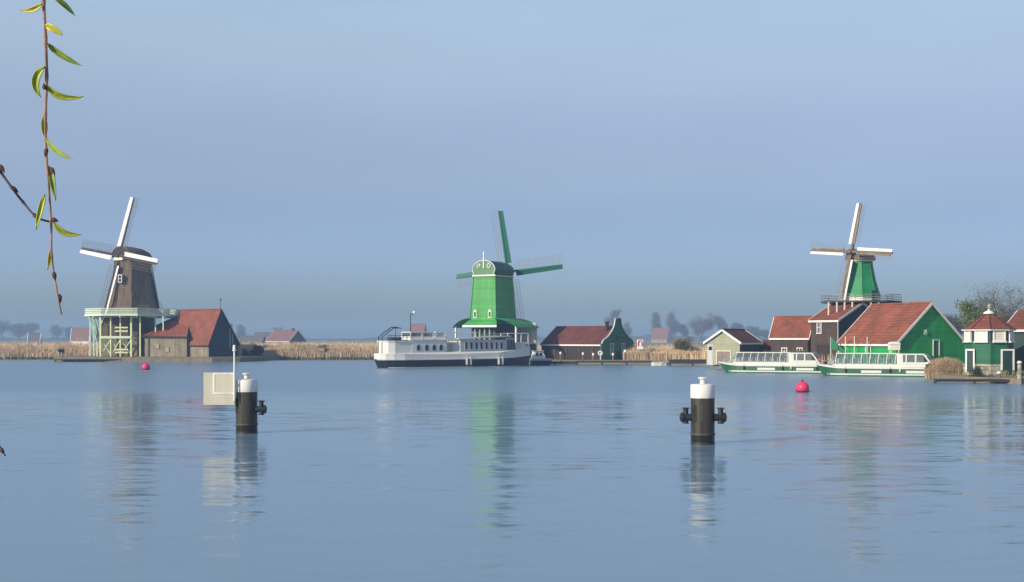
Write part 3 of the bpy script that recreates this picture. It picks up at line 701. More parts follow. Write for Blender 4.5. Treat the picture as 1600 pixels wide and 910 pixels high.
    q = MB(); q.prism([(11.0,cyl-2.2,3.94),(18.9,cyl-2.2,4.34),(18.9,cyl-2.2,4.5),(11.0,cyl-2.2,4.08)], (0,4.4,0)); q.build('saloon_roof', 'ship_grey', t)
    for i in range(8):
        x = 12.15+i*.76; y = cyl-2.0
        q = MB(); q.box(x-.26,x+.26,y-.03,y-.002,2.5,3.62); wo_ = q.build('window', 'ship_white', t)
        q = MB(); q.box(x-.17,x+.17,y-.055,y-.031,2.58,3.54); q.build('pane', 'glass_dark', wo_)
    # forward lookout with slanting dark panes
    q = MB(); q.prism([(18.22,cyl-1.9,1.6),(20.2,cyl-1.6,1.6),(19.6,cyl-1.55,4.2),(18.22,cyl-1.9,4.2)], (0,3.4,0)); q.build('lookout', 'ship_grey', t)
    for i in range(3):
        x = 18.5+i*.45; q = MB(); q.prism([(x,cyl-1.95+i*.06,2.4),(x+.33,cyl-1.9+i*.06,2.4),(x+.27,cyl-1.9+i*.06,3.9),(x,cyl-1.95+i*.06,3.9)], (0,.04,0)); q.build('window', 'glass_dark', t)
    # foredeck, rail and awning frame
    q = MB(); q.box(19.9,21.7,cyl-1.05,cyl+1.05,1.9,3.35); q.build('fore_cabin', 'ship_white', t)
    q = MB(); q.box(19.8,21.9,cyl-1.2,cyl+1.2,3.352,3.5); q.build('fore_cabin_roof', 'ship_white', t)
    railing(t, (20.1,cyl-1.6,2.45),(22.7,cyl-.35,2.6), .8, 'ship_white', bal=.6, th=.05)
    railing(t, (20.1,cyl+1.6,2.45),(22.7,cyl+.35,2.6), .8, 'ship_white', bal=.6, th=.05)
    for (xa,xb) in ((19.0,22.2),):
        q = MB()
        for y in (cyl-1.0,cyl+1.0):
            q.bar((xa,y,4.85),(xb,y,4.85),.12); q.bar((xb,y,2.4),(xb,y,4.85),.1); q.bar((xa,y,4.3),(xa,y,4.85),.1)
        q.build('awning_frame', 'ship_white', t)
    q = MB(); q.bar((9.6,cyl-1.2,4.95),(14.2,cyl-1.2,4.98),.1,.14); q.bar((9.6,cyl-1.2,3.5),(9.6,cyl-1.2,4.95),.1); q.bar((14.0,cyl-1.2,4.0),(14.0,cyl-1.2,4.95),.1); q.build('deck_rail', 'ship_white', t)
    railing(t, (14.4,cyl-1.9,4.2),(18.7,cyl-1.9,4.42), .5, 'ship_grey', bal=.9, th=.04)
    railing(t, (1.0,cyl-1.6,3.78),(4.2,cyl-1.8,3.78), .75, 'dark_wood', bal=.5, th=.05)
    q = MB(); q.box(2.2,3.4,cyl-.8,cyl+.8,3.78,4.25); q.build('locker', 'brown_dark', t)
    # mast with lamp
    q = MB(); q.tube((5.0,cyl,4.0),(5.0,cyl,7.7),.07,.05); q.bar((5.0,cyl,7.3),(5.5,cyl,7.7),.06); ms = q.build('mast', 'jetty_dark', t)
    q = MB(); q.lathe([(0,-.22),(.2,-.12),(.2,.12),(0,.22)],10,(5.55,cyl,7.8),cap=False); q.build('lamp', 'sign_white', ms)
    # dark davit over the stern
    q = MB(); pz = [(.7,cyl-.6,2.0),(.75,cyl-.6,4.3),(1.6,cyl-.6,5.0),(2.6,cyl-.6,5.7),(3.4,cyl-.6,5.5)]; q.path(pz,.07,6)
    pz = [(.7,cyl+.6,2.0),(.75,cyl+.6,4.3),(1.6,cyl+.6,5.0),(2.6,cyl+.6,5.7),(3.4,cyl+.6,5.5)]; q.path(pz,.07,6); q.bar((2.6,cyl-.6,5.7),(2.6,cyl+.6,5.7),.08); q.bar((2.6,cyl-.6,5.7),(2.6,cyl-.6,4.2),.05); q.build('davit', 'navy_boards', t)
    # fenders
    for x in (12.0,12.55,16.8,17.35):
        q = MB(); q.lathe([(0,-.62),(.16,-.5),(.19,0),(.16,.5),(0,.62)],8,(x,-.28,.85),cap=False); q.bar((x,-.28,1.4),(x,-.06,2.0),.04); q.build('fender', 'fender', t, smooth=True)
ship()

# ================================================================== BELL GABLE WORKSHOP
def bell_house():
    Y = 203; d = house('bell_gable_workshop', 'long dark workshop with red roof and green bell-shaped gable end', 'building', 938, Y, 42, 92, 47, 'R', 539, 512, zb=.6,
        wall='brown_dark', roof='roof_dark', trim='white_paint', over=.12, chimney=None)
    t = d['t']; m = d['m']; G, he, hr, ga = d['G'], d['he'], d['hr'], d['ga']
    # bell shaped gable screen standing in front of the end wall
    half = [(0,0),(0,he+.15),(.025*G,he+.55),(.08*G,he+.9),(.17*G,he+1.2),(.26*G,hr-.95),(.335*G,hr-.35),(.385*G,hr+.3),(.405*G,hr+.9),(.41*G,hr+1.4),(.45*G,hr+1.5)]
    prof = half+[(G-g_,z_) for g_,z_ in reversed(half)]
    prof = [(g_*1.06-.03*G, z_) for g_,z_ in prof]
    q = MB(); q.prism([m(g_,-.42,z_) for g_,z_ in prof], m(0,.22,0)); gb = q.build('bell_gable', 'house_green', t)
    q = MB(); q.path([m(g_,-.45,z_) for g_,z_ in prof[1:len(half)]], .1, 5); q.build('gable_trim', 'white_paint', gb)
    q = MB(); q.path([m(g_,-.45,z_) for g_,z_ in prof[len(half):-1]], .1, 5); q.build('gable_trim', 'house_green', gb)
    mm = lambda g_,r_,z_: m(g_,r_-.42,z_)
    for u in (G*.30,G*.68):
        opening(t, mm, 'R', wall='g', u=u, z=.9, w=.75, h=1.7, kind='window', frame='mint_pale', pane='glass_dark')
    opening(t, mm, 'R', wall='g', u=G*.5, z=he+.7, w=.55, h=.8, kind='window', frame='house_green', pane='glass_dark', bars=False)
    q = MB(); c = m(ga*.75, 1.0, hr); q.box(c.x-.22,c.x+.22,c.y-.22,c.y+.22,hr-.9,hr+.85); q.box(c.x-.28,c.x+.28,c.y-.28,c.y+.28,hr+.85,hr+.97); q.build('chimney', 'brown_dark', t)
    for r_ in (1.5,4.2,6.8,9.3):
        q = MB(); c0 = m(-.06,r_,0); q.bar(m(-.08,r_,0), m(-.08,r_,he-.3), .16); q.build('wall_post', 'base_brown', t)
bell_house()

# ================================================================== BOATHOUSE WITH OLIVE GABLE
d = house('boathouse', 'small olive boathouse with white barge boards and a wide taupe door', 'boathouse', 1156, 168, 35, 52, 31, 'L', 535, 517, zb=.6,
      wall='brown_dark', wall2='olive_boards', roof='roof_dark', over=.3, trim='white_paint',
      holes=[dict(wall='g', u=2.3, z=.05, w=1.95, h=1.75, kind='door', frame='cream_paint', pane='taupe_door')])
# ================================================================== RED HOUSE
house('brick_house', 'brown house with bright red roof and two white windows behind the tour boat', 'house', 1262, 162, 25, 57, 14, 'R', 527.5, 497, zb=.7, wall='brown_boards', roof='roof_red_bright', over=.22,
      holes=[dict(wall='r', u=1.0, z=1.3, w=.55, h=.85), dict(wall='r', u=2.95, z=1.3, w=.55, h=.85)])
# ================================================================== BROWN TALL BUILDING UNDER THE RIGHT MILL
d = house('mill_warehouse', 'tall dark brown warehouse with white trim below the small green windmill', 'warehouse', 1309, 157, 50, 42, 72, 'R', 501, 475, zb=.7, wall='brown_boards', wall2='brown_dark', roof='roof_red', over=.2,  # gable boarding in a darker brown: the shade of that side put into the colour
      holes=[dict(wall='r', u=2.7, z=4.1, w=.5, h=1.25), dict(wall='r', u=2.2, z=.1, w=1.5, h=2.4, kind='door', frame='brown_dark', pane='brown_dark')])
q = MB(); c = d['m'](-.12,-.12,0); q.tube(c, c+Vector((0,0,d['he']-.2)), .07); q.build('drainpipe', 'steel', d['t'])

# ================================================================== RIGHT MILL
def right_mill():
    Y = 164; s = F/Y; cx = X(1345, Y); zb = .7
    t = thing('small_windmill', 'small green windmill with white sails above the red barn roof', 'windmill', (cx, Y, zb))
    def zz(py): return Z(py, Y)-zb
    rot = R(22.5+12); st = zz(471)
    prof = [(2.45,zz(463)),(2.2,zz(455)),(1.85,zz(440)),(1.6,zz(425)),(1.38,zz(409))]
    b = MB(); b.loft([oct_ring(r,z,rot=rot) for r,z in prof]); b.build('mill_body', 'mill_green_deep', t)
    for i in range(8):
        al = rot+2*pi*i/8; q = MB(); q.path([(r*cos(al),r*sin(al),z) for r,z in prof], .05, 5); q.build('corner_board', 'barn_green', t)
    b = MB(); b.loft([oct_ring(2.42,st,rot=rot), oct_ring(2.42,zz(465),rot=rot)]); b.build('white_base', 'cream_paint', t)
    b = MB(); b.loft([oct_ring(2.55,zz(464.8),rot=rot), oct_ring(2.52,zz(462.6),rot=rot)]); b.build('base_moulding', 'barn_green_light', t)
    b = MB(); b.lathe([(1.5,zz(409.5)),(1.6,zz(408)),(1.55,zz(406))],20); b.build('cap_ring', 'cream_paint', t)
    ny = R(52); n = Vector((-sin(ny),-cos(ny),0)); right = Vector((cos(ny),-sin(ny),0))
    mill_cap(t, (0,0), zz(407), 1.65, 1.35, n, 'thatch', 'post_wood')
    hub = n*1.9; hub.z = zz(395)
    sails(t, hub, right, n, 6.35, 4.5, 'white_paint', 'post_wood', 'jetty_wood', .44, .95, cloth='jetty_wood', bar=.020)
    back = -n; tip = back*3.2+Vector((0,0,st+.9))
    q = MB(); q.bar(back*1.5+Vector((0,0,zz(405))), tip, .17); q.build('tail_pole', 'dark_wood', t)
    for sg in (-1,1):
        q = MB(); q.bar(right*1.7*sg+Vector((0,0,zz(407))), tip+Vector((0,0,.3)), .11); q.build('tail_brace', 'mint_paint', t)
    # stage
    Rs = 5.05; rr = R(22.5)
    q = MB(); q.loft([oct_ring(Rs,st-.22,rot=rr), oct_ring(Rs,st-.02,rot=rr)]); q.build('stage_deck', 'jetty_dark', t)
    ring = [Vector(p) for p in oct_ring(Rs-.08,st-.02,rot=rr)]
    for i in range(8): railing(t, ring[i], ring[(i+1)%8], .8, 'stage_rail', bal=.6, th=.045, rails=(1,.6,.25))
    # substructure
    q = MB(); q.box(-2.4,2.6,-2.2,3,0,st-.3); q.build('lower_body', 'brown_boards', t)
    for px in (1293,1306,1318,1330,1359,1371):
        x = X(px,Y-4)-cx; q = MB(); q.bar((x,-4.5,st-.22),(x,-4.4,zz(498)),.15); q.build('strut', 'cream_paint', t)
    # door to the stage and a person-high rail box
    q = MB(); x = X(1358,Y)-cx; q.box(x-.28,x+.28,-2.55,-2.25,st,st+1.3); q.build('door', 'house_green_deep', t)
right_mill()

# ================================================================== GREEN BARN
d = house('green_barn', 'big bright green barn with steep red roof behind the tour boat', 'barn', 1400, 143, 64, 89, 107, 'R', 537, 475.5, zb=.6, wall='barn_green', roof='roof_red_bright', over=.22,
      holes=[dict(wall='g', u=5.9, z=1.55, w=.8, h=1.75, kind='door', frame='mint_pale', pane='house_green'),
             dict(wall='r', u=4.4, z=1.1, w=.75, h=1.6, kind='door', frame='mint_pale', pane='house_green')])
m = d['m']; q = MB()
for k in range(5):
    a_ = 2*pi*k/5; q.bar(m(4.3,-.1,4.2), m(4.3+.32*cos(a_),-.1,4.2+.32*sin(a_)), .1)
q.build('star_ornament', 'mint_paint', d['t'])
# small quayside gear by the barn
def flag_frame():
    Y = 150; t = thing('green_lifting_frame', 'green triangular lifting frame on posts beside the dark warehouse', 'frame', (X(1298,Y), Y, .6))
    h = Z(527,Y)-.6; q = MB(); q.bar((0,0,0),(0,0,h),.09); q.build('post', 'mint_paint', t)
    q = MB(); x1 = X(1310,Y)-X(1298,Y); q.bar((x1,0,0),(x1,0,h*.72),.1); q.build('post', 'mint_pale', t)
    q = MB(); q.prism([(0,-.05,h),(0,-.05,h*.62),(x1*2.1,-.05,h*.50)],(0,.1,0)); q.build('panel', 'barn_green_light', t)
flag_frame()
for k, (px, py) in enumerate(((1321,527),(1335,527),(1355,528))):
    Y = (149.5,148,146)[k]; q = MB(); h = Z(py,Y)-.5; q.lathe([(.06,0),(.05,h),(.07,h+.02),(.0,h+.12)],8,cap=False)
    o = q.build('flag_pole', 'mint_pale', loc=(X(px,Y),Y,.5)); tag(o, ['leftmost of three pale poles before the light green barn wall','middle of three pale poles before the light green barn wall','rightmost of three pale poles before the light green barn wall'][k], 'pole', 'poles before the barn wall')
def kiosk():
    Y = 141; t = thing('ticket_kiosk', 'small white sentry box with rounded hood on legs before the green barn', 'kiosk', (X(1397,Y), Y, .5)); 
    h = Z(537,Y)-.5
    q = MB()
    for x in (-.42,.42):
        for y in (-.3,.3): q.bar((x,y,0),(x,y,h-.7),.09)
    q.build('leg_frame', 'cream_paint', t)
    q = MB(); q.box(-.55,.55,-.4,.4,h-.72,h-.1); q.build('box', 'cream_paint', t)
    q = MB(); q.prism([(-.62,-.47,h-.1),(.62,-.47,h-.1),(.45,-.47,h+.12),(.2,-.47,h+.2),(-.2,-.47,h+.2),(-.45,-.47,h+.12)],(0,.94,0)); q.build('hood', 'white_paint', t)
    q = MB(); q.box(-.4,.4,-.35,.35,.2,.9); q.build('counter', 'olive_boards', t)
kiosk()

# ================================================================== OCTAGONAL GREEN HOUSE
def oct_house():
    Y = 125; s = F/Y; cx = X(1545,Y); zb = .55
    t = thing('octagonal_tea_house', 'dark green eight-sided house with red pyramid roof and white shutters', 'house', (cx, Y, zb))
    def zz(py): return Z(py,Y)-zb
    rot = R(22.5+6); r = 2.25
    b = MB(); b.loft([oct_ring(r,zz(569),rot=rot), oct_ring(r,zz(535),rot=rot)]); b.build('lower_wall', 'house_green', t)
    b = MB(); b.loft([oct_ring(r-.03,zz(534.9),rot=rot), oct_ring(r-.03,zz(515.5),rot=rot)]); b.build('upper_wall', 'house_green_deep', t)
    b = MB(); b.loft([oct_ring(r+.12,0,rot=rot), oct_ring(r+.1,zz(569.1),rot=rot)]); b.build('plinth', 'stone_pale', t)
    b = MB(); b.loft([oct_ring(r+.25,zz(517.2),rot=rot), oct_ring(r+.32,zz(515),rot=rot)]); b.build('cornice', 'white_paint', t)
    b = MB(); b.loft([oct_ring(r+.2,zz(514.9),rot=rot), oct_ring(r*.62,zz(503),rot=rot), oct_ring(.28,zz(490),rot=rot)]); b.build('roof', 'roof_red', t)
    for i in range(8):
        al = rot+2*pi*i/8; q = MB(); q.path([((r+.22)*cos(al),(r+.22)*sin(al),zz(514.6)),(r*.63*cos(al),r*.63*sin(al),zz(502.7)),(.3*cos(al),.3*sin(al),zz(490))],.07,5); q.build('hip_tile', 'roof_dark', t)
    b = MB(); b.lathe([(.52,zz(490.5)),(.5,zz(489)),(.35,zz(487)),(.12,zz(485.5)),(.1,zz(484))],12); b.build('roof_cap', 'white_paint', t)
    q = MB(); z0 = zz(484); q.bar((0,0,z0-.1),(0,0,z0+.5),.05); q.bar((-.2,0,z0+.25),(.2,0,z0+.25),.05); q.bar((-.12,0,z0+.42),(.16,0,z0+.45),.07); q.build('weather_vane', 'cream_paint', t)
    # bay windows: on each visible face of the octagon
    for i in range(8):
        al = rot+2*pi*(i+.5)/8; nx, ny = cos(al), sin(al)
        if ny > .35: continue
        ap = r*cos(pi/8); c = Vector((nx*ap,ny*ap,0)); tv = Vector((-ny,nx,0)); nv = Vector((nx,ny,0))
        z0, z1 = zz(533.5), zz(517.8); wd = .62
        q = MB(); 
        for e0,e1 in ((-wd,-wd+.12),(wd-.12,wd)): q.prism([c+tv*e0+nv*-.02+Vector((0,0,z0)),c+tv*e1+nv*-.02+Vector((0,0,z0)),c+tv*e1+nv*-.02+Vector((0,0,z1)),c+tv*e0+nv*-.02+Vector((0,0,z1))], nv*.16)
        q.prism([c+tv*(-wd+.12)+nv*-.02+Vector((0,0,z0)),c+tv*(wd-.12)+nv*-.02+Vector((0,0,z0)),c+tv*(wd-.12)+nv*-.02+Vector((0,0,z0+.14)),c+tv*(-wd+.12)+nv*-.02+Vector((0,0,z0+.14))], nv*.16)
        wo_ = q.build('window', 'white_paint', t)
        shut = i % 2 == 0 or True
        q = MB(); q.prism([c+tv*(-wd+.13)+Vector((0,0,z0+.15)),c+tv*(wd-.13)+Vector((0,0,z0+.15)),c+tv*(wd-.13)+Vector((0,0,z1)),c+tv*(-wd+.13)+Vector((0,0,z1))], nv*.06)
        q.build('shutter', 'cream_paint', wo_)
        q = MB()
        for k in (.3,.5,.7):
            zc = z0+(z1-z0)*k; q.bar(c+tv*(-wd+.16)+nv*.07+Vector((0,0,zc)), c+tv*(wd-.16)+nv*.07+Vector((0,0,zc)), .04)
        q.build('glazing_bar', 'white_paint', wo_)
        q = MB(); q.bar(c+tv*(-wd-.06)+nv*.12+Vector((0,0,z0-.06)), c+tv*(wd+.06)+nv*.12+Vector((0,0,z0-.06)), .3,.12); q.build('sill', 'white_paint', wo_)
    for px, w_, top in ((1522.5,.30,548),(1574,.52,548)):
        # door on the nearest facet
        tx = X(px,Y-2.1)-cx; best = None
        for i in range(8):
            al = rot+2*pi*(i+.5)/8; nv = Vector((cos(al),sin(al),0)); tv = Vector((-nv.y,nv.x,0)); ap = (r+.1)*cos(pi/8)
            if nv.y > -.2: continue
            # point on facet with x = tx
            if abs(tv.x) < .1: continue
            k = (tx-nv.x*ap)/tv.x
            if best is None or abs(k) < best[0]: best = (abs(k),nv,tv,k,ap)
        _,nv,tv,k,ap = best; c = nv*(ap+.02)+tv*k; z0, z1 = zz(581 if px < 1550 else 578), zz(top)
        def pr(mb,e0,e1,za,zb_,d0,d1): mb.prism([c+tv*e0+nv*d0+Vector((0,0,za)),c+tv*e1+nv*d0+Vector((0,0,za)),c+tv*e1+nv*d0+Vector((0,0,zb_)),c+tv*e0+nv*d0+Vector((0,0,zb_))], nv*(d1-d0))
        q = MB(); fw = .14; pr(q,-w_-fw,-w_,z0,z1,0,.12); pr(q,w_,w_+fw,z0,z1,0,.12); pr(q,-w_-fw,w_+fw,z1,z1+.16,0,.12); do = q.build('door', 'white_paint', t)
        q = MB(); pr(q,-w_,w_,z0,z1,-.1,.04); q.build('door_leaf', 'teal_dark', do)
oct_house()
d = house('long_green_house', 'dark green house with red roof at the right edge beside the eight-sided house', 'house', 1690, 126, 40, 118, 40, 'R', 515, 486, zb=.55, wall='house_green_deep', roof='roof_red', over=.25)

# ================================================================== TOUR BOATS
def tour_boat():
    t = thing('tour_boat', 'glass-roofed white and green canal tour boat, the farther one', 'boat', (0,0,0), 0, 'moored canal tour boats')
    L = 12.8; c = 1.6
    plan = [(-.55,.12),(0.1,.5),(.9,1.0),(2.0,1.4),(3.2,1.58),(9.5,1.6),(12.0,1.5),(12.7,1.35),(12.8,1.1)]
    def sheer(x): return .98+.30*max(0,(2.6-x)/3)**1.4
    def band(z0, z1, name, matn, inset, rake0, rake1, parent=t):
        a0, a1 = [], []
        for x,b,sg in [(x,b,-1) for x,b in plan]+[(x,b,1) for x,b in reversed(plan)]:
            k = max(0,(1.6-x)/2.2); a0.append((x+rake0*k,c+sg*(b+inset),z0(x))); a1.append((x+rake1*k,c+sg*(b+inset),z1(x)))
        q = MB(); q.loft([a0,a1]); return q.build(name, matn, parent)
    h = band(lambda x:-.4, lambda x:sheer(x)-.15, 'hull', 'boat_green', 0, 1.3, .15)
    band(lambda x:.16, lambda x:.30, 'waterline_stripe', 'boat_white', .02, 1.0, .9, h)
    band(lambda x:sheer(x)-.15, lambda x:sheer(x)+.05, 'gunwale', 'boat_white', .05, .15, 0)
    for x0,x1 in ((4.6,6.7),(9.2,11.2)):
        q = MB(); q.box(x0,x1,-.045,.01,.38,.66); q.build('hull_panel', 'boat_white', h)
    q = MB(); q.tube((8.6,-.06,.5),(8.6,-.06,.85),.10); q.build('fender', 'fender', h)
    # saloon coaming
    q = MB(); q.box(1.6,11.9,c-1.45,c+1.45,1.05,1.32); q.build('coaming', 'boat_white', t)
    # glass canopy: ribs + panes
    def rib(x, top=2.42, k=1.0):
        return [Vector((x,c-1.42,1.33)),Vector((x+.05,c-1.36,1.95*k+.04)),Vector((x+.08,c-1.05,top)),Vector((x+.08,c+1.05,top)),Vector((x+.05,c+1.36,1.95*k+.04)),Vector((x,c+1.42,1.33))]
    xs = [1.9+i*.88 for i in range(8)]
    for i, x in enumerate(xs):
        q = MB(); q.path(rib(x), .05, 5); q.build('canopy_rib', 'boat_white', t)
    ribs = [rib(x) for x in xs]; front = [Vector((1.0,c-1.0,1.32)),Vector((1.25,c-.98,1.5)),Vector((1.4,c-.9,1.7)),Vector((1.4,c+.9,1.7)),Vector((1.25,c+.98,1.5)),Vector((1.0,c+1.0,1.32))]
    allr = [front]+ribs
    for i in range(len(allr)-1):
        a_, b_ = allr[i], allr[i+1]
        for k in (0,1,2,3,4):
            q = MB(); q.quad(a_[k],b_[k],b_[k+1],a_[k+1]); q.build('pane', 'glass_clear', t, fixn=False)
    q = MB(); q.path(front,.05,5); q.build('canopy_rib', 'boat_white', t)
    for y in (c-1.36,c+1.36):
        pass
    q = MB(); q.box(xs[0]-.1,xs[-1]+.2,c-.35,c+.35,2.43,2.49); q.build('roof_strip', 'ship_grey', t)
    for sg in (-1,1):
        q = MB(); q.bar((xs[0],c+sg*1.06,2.44),(xs[-1]+.2,c+sg*1.06,2.44),.09); q.build('roof_rail', 'boat_white', t)
    # seats inside
    me = None
    for i in range(7):
        for sg in (-1,1):
            if me is None:
                q = MB(); q.box(0,.42,-.45,.45,1.05,1.42); q.box(.36,.46,-.45,.45,1.42,1.85); o = q.build('seat', 'seat_grey', t); me = o.data
            else: o = bpy.data.objects.new('seat', me); COL.objects.link(o); o.parent = t
            o.location = (2.2+i*.86, c+sg*.85, 0)
    # wheelhouse
    x0, x1, x2 = 8.25, 11.0, 11.75; y0, y1 = c-1.42, c+1.42
    q = MB(); q.prism([(x0,y0,2.32),(x1,y0,2.32),(x1,y0,2.44),(x0,y0,2.44)],(0,2.84,0)); q.build('wheelhouse_roof', 'boat_white', t)
    q = MB()
    for y in (y0,y1):
        q.bar((x0+.3,y,1.3),(x0+.3,y,2.34),.62,.08,up=(0,1,0)); q.bar((9.2,y,1.3),(9.2,y,2.34),.14); q.bar((10.15,y,1.3),(10.15,y,2.34),.16); q.bar((x1,y,2.34),(x2,y,1.3),.16)
        q.box(x0,x2,y-.05,y+.05,1.3,1.55)
    q.build('wheelhouse_frame', 'boat_white', t)
    q = MB(); q.box(8.9,10.9,c-.6,c+.6,1.1,1.75); q.build('console', 'glass_yellow', t)
    for y in (y0,y1):
        for xa,xb in ((x0+.6,9.13),(9.27,10.07),(10.23,10.95)):
            q = MB(); q.box(xa,xb,y-.01,y+.01,1.55,2.32); q.build('wheelhouse_window', 'glass_clear', t)
    q = MB(); q.quad((x1,y0,2.34),(x1,y1,2.34),(x2,y1,1.34),(x2,y0,1.34)); q.build('windscreen', 'glass_clear', t, fixn=False)
    for y in (c-.7,c+.7):
        q = MB(); q.box(9.4,9.95,y-.25,y+.25,1.1,1.5); q.box(9.85,9.95,y-.25,y+.25,1.5,2.05); q.build('helm_seat', 'seat_red', t)
    q = MB(); q.box(11.8,12.75,c-1.2,c+1.2,1.03,1.1); q.build('aft_deck', 'boat_white', t)
    q = MB()
    for sg in (-1,1):
        q.path([(-.35,c+sg*.12,1.35),(-.25,c+sg*.2,1.75),(.7,c+sg*.75,1.62),(1.3,c+sg*1.05,1.3)],.025,5); q.bar((.2,c+sg*.45,1.2),(.2,c+sg*.45,1.69),.035)
    q.build('bow_rail', 'steel', t)
    q = MB(); q.tube((12.6,c,1.1),(12.95,c,2.1),.03); q.build('flag_staff', 'steel', t)
    q = MB(); q.path([(.32*cos(2*pi*i/16)+11.95,c-1.2,1.5+.26*sin(2*pi*i/16)) for i in range(17)],.06,6); q.build('life_ring', 'sign_red', t)
    for x in (3.0,7.6,11.6):
        q = MB(); q.lathe([(0,-.25),(.08,-.2),(.09,0),(.08,.2),(0,.25)],8,(x,-.1,.62),cap=False); q.bar((x,-.1,.85),(x,-.03,1.05),.025); q.build('side_fender', 'hull_black', h)
    return t
b1 = tour_boat(); A = R(-24)
b1.location = (X(1124,153.5), 153.5, 0); b1.rotation_euler = (0,0,A)
b2 = copy_tree(b1); b2.location = (X(1277,140.5), 140.5, 0); b2.scale = (1.02,1.02,1.02)
b1['label'] = 'glass-roofed canal tour boat moored before the brown red-roofed house'
b2['label'] = 'glass-roofed canal tour boat moored in front of the green barn'

# ================================================================== BUOYS
for px, py, r, lab in ((228,578,.52,'small pinkish red float in the water by the thatched mill'),(1254,613,.50,'pinkish red round buoy floating before the tour boats')):
    Y = CAM_H*F/(py-HZ); t = thing('mooring_buoy', lab, 'buoy', (X(px,Y),Y,0), R(20), 'pink mooring buoys')
    q = MB(); q.lathe([(0,-.5)]+[(r*cos(a_)*1.0, .34*r/.5+r*.95*sin(a_)) for a_ in [-pi/2+pi*i/14 for i in range(1,14)]]+[(0.02,.34*r/.5+r*.95)],24,cap=False); q.build('float_ball', 'buoy_red', t, smooth=True)
    q = MB(); z = .34*r/.5+r*.95; q.tube((0,0,z-.04),(0,0,z+.08),.09,.07,10); q.path([(.06*cos(a_),0,z+.10+.06*sin(a_)) for a_ in [2*pi*i/10 for i in range(11)]],.02,5); q.build('lifting_eye', 'iron_dark', t)
    q = MB(); q.path([(r*1.0*cos(2*pi*i/24),r*1.0*sin(2*pi*i/24),.10) for i in range(25)],.05,6); q.build('rope_band', 'bud_brown', t)

# ================================================================== MOORING PILES
def pile(px, py, label, left_cleat=True, sign=False):
    Y = CAM_H*F/(py-HZ); k = 1.0
    t = thing('mooring_pile', label, 'mooring pile', (X(px,Y),Y,0), 0, 'mooring piles in the open water')
    r = .47
    q = MB(); q.lathe([(r,-1.5),(r,.36)],40); q.build('wet_foot', 'pile_wet', t, smooth=True)
    q = MB(); q.lathe([(r+.004,.361),(r+.022,.37),(r+.022,.43),(r+.004,.44)],40); q.build('band', 'pile_band', t, smooth=True)
    q = MB(); q.lathe([(r-.002,.435),(r-.004,1.2),(r-.002,1.84)],40); q.build('shaft', 'pile_black', t, smooth=True)
    q = MB(); q.lathe([(r+.005,1.82),(r+.012,1.84),(r+.01,2.32),(r-.02,2.36),(.2,2.375),(.0,2.375)],40,cap=False); cp = q.build('white_cap', 'pile_white', t, smooth=True)
    q = MB(); q.lathe([(.13,2.36),(.11,2.40),(.105,2.54),(.16,2.57),(.19,2.59),(.19,2.625),(.12,2.65),(0,2.655)],24,cap=False); q.build('top_bollard', 'pile_white', cp, smooth=True)
    for sg in ((-1,1) if left_cleat else (1,)):
        q = MB(); zc = 1.06; x0 = sg*(r-.05)
        yy = -.18 if sg > 0 else -.05
        q.tube((x0,yy,zc),(sg*.80,yy,zc),.15,.13,16); q.tube((sg*.78,yy,zc),(sg*.88,yy,zc),.19,.18,16)
        q.tube((sg*.88,yy,zc),(sg*.91,yy,zc),.14,.10,16)
        q.tube((sg*.68,yy,zc-.22),(sg*.68,yy,zc+.35),.11,.10,14); q.tube((sg*.68,yy,zc+.35),(sg*.68,yy,zc+.385),.16,.16,14); q.tube((sg*.68,yy,zc-.25),(sg*.68,yy,zc-.21),.13,.13,14)
        q.build('side_cleat', 'iron_dark', t, smooth=True)
    q = MB(); q.lathe([(r+.004,-.3),(r+.006,.05),(r+.004,.09)],40); q.build('algae_ring', 'algae', t, smooth=True)
    # wear stripe and ladder bar on the shaft
    q = MB(); q.prism([(-.12+dx,-r-.012+ (0.02 if dx else 0),z) for dx,z in ((-.04,.9),(.05,.95),(.04,1.55),(-.03,1.6))],(0,.03,0)); q.build('rub_plate', 'pile_band', t)
    q = MB(); q.box(-.42,-.30,-.37,-.30,.9,1.55); q.build('rub_rail', 'dark_wood', t)
    if sign:
        # pole with lamp and a square notice board beside the cap
        x = -.42
        q = MB(); yb = -r-.10; q.tube((x,yb,1.45),(x,yb,3.72),.042,.036,12); po = q.build('sign_pole', 'pile_white', t, smooth=True)
        q = MB(); q.tube((x,yb,3.62),(x,yb,3.66),.085,.085,12); q.lathe([(.065,3.66),(.07,3.72),(.065,3.83),(.04,3.88),(0,3.89)],12,(x,yb,0),cap=False); q.build('lamp', 'pile_white', po)
        bx0, bx1 = -1.78, x-.01; q = MB(); q.box(bx0,bx1,yb+.07,yb+.11,1.26,2.68); bo = q.build('notice_board', 'board_beige', t, bevel=.015)
        q = MB(); fx0, fx1, fz0, fz1 = -1.37, x-.02, 1.74, 2.665; w_ = .075
        q.box(fx0,fx1,yb+.055,yb+.069,fz1-w_,fz1); q.box(fx0,fx1,yb+.055,yb+.069,fz0,fz0+w_); q.box(fx0,fx0+w_,yb+.055,yb+.069,fz0+w_,fz1-w_); q.build('white_frame', 'pile_white', bo)
        q = MB(); q.bar((x,yb+.12,1.6),(x,-r+.03,1.6),.08); q.bar((x,yb+.05,2.2),(x,-r+.10,2.2),.08); q.build('bracket', 'pile_white', t)
    return t
pile(385.5, 677, 'black mooring pile with white cap carrying a pale notice board', left_cleat=False, sign=True)
pile(1098, 694, 'black mooring pile with white cap and iron cleats on both sides', True)

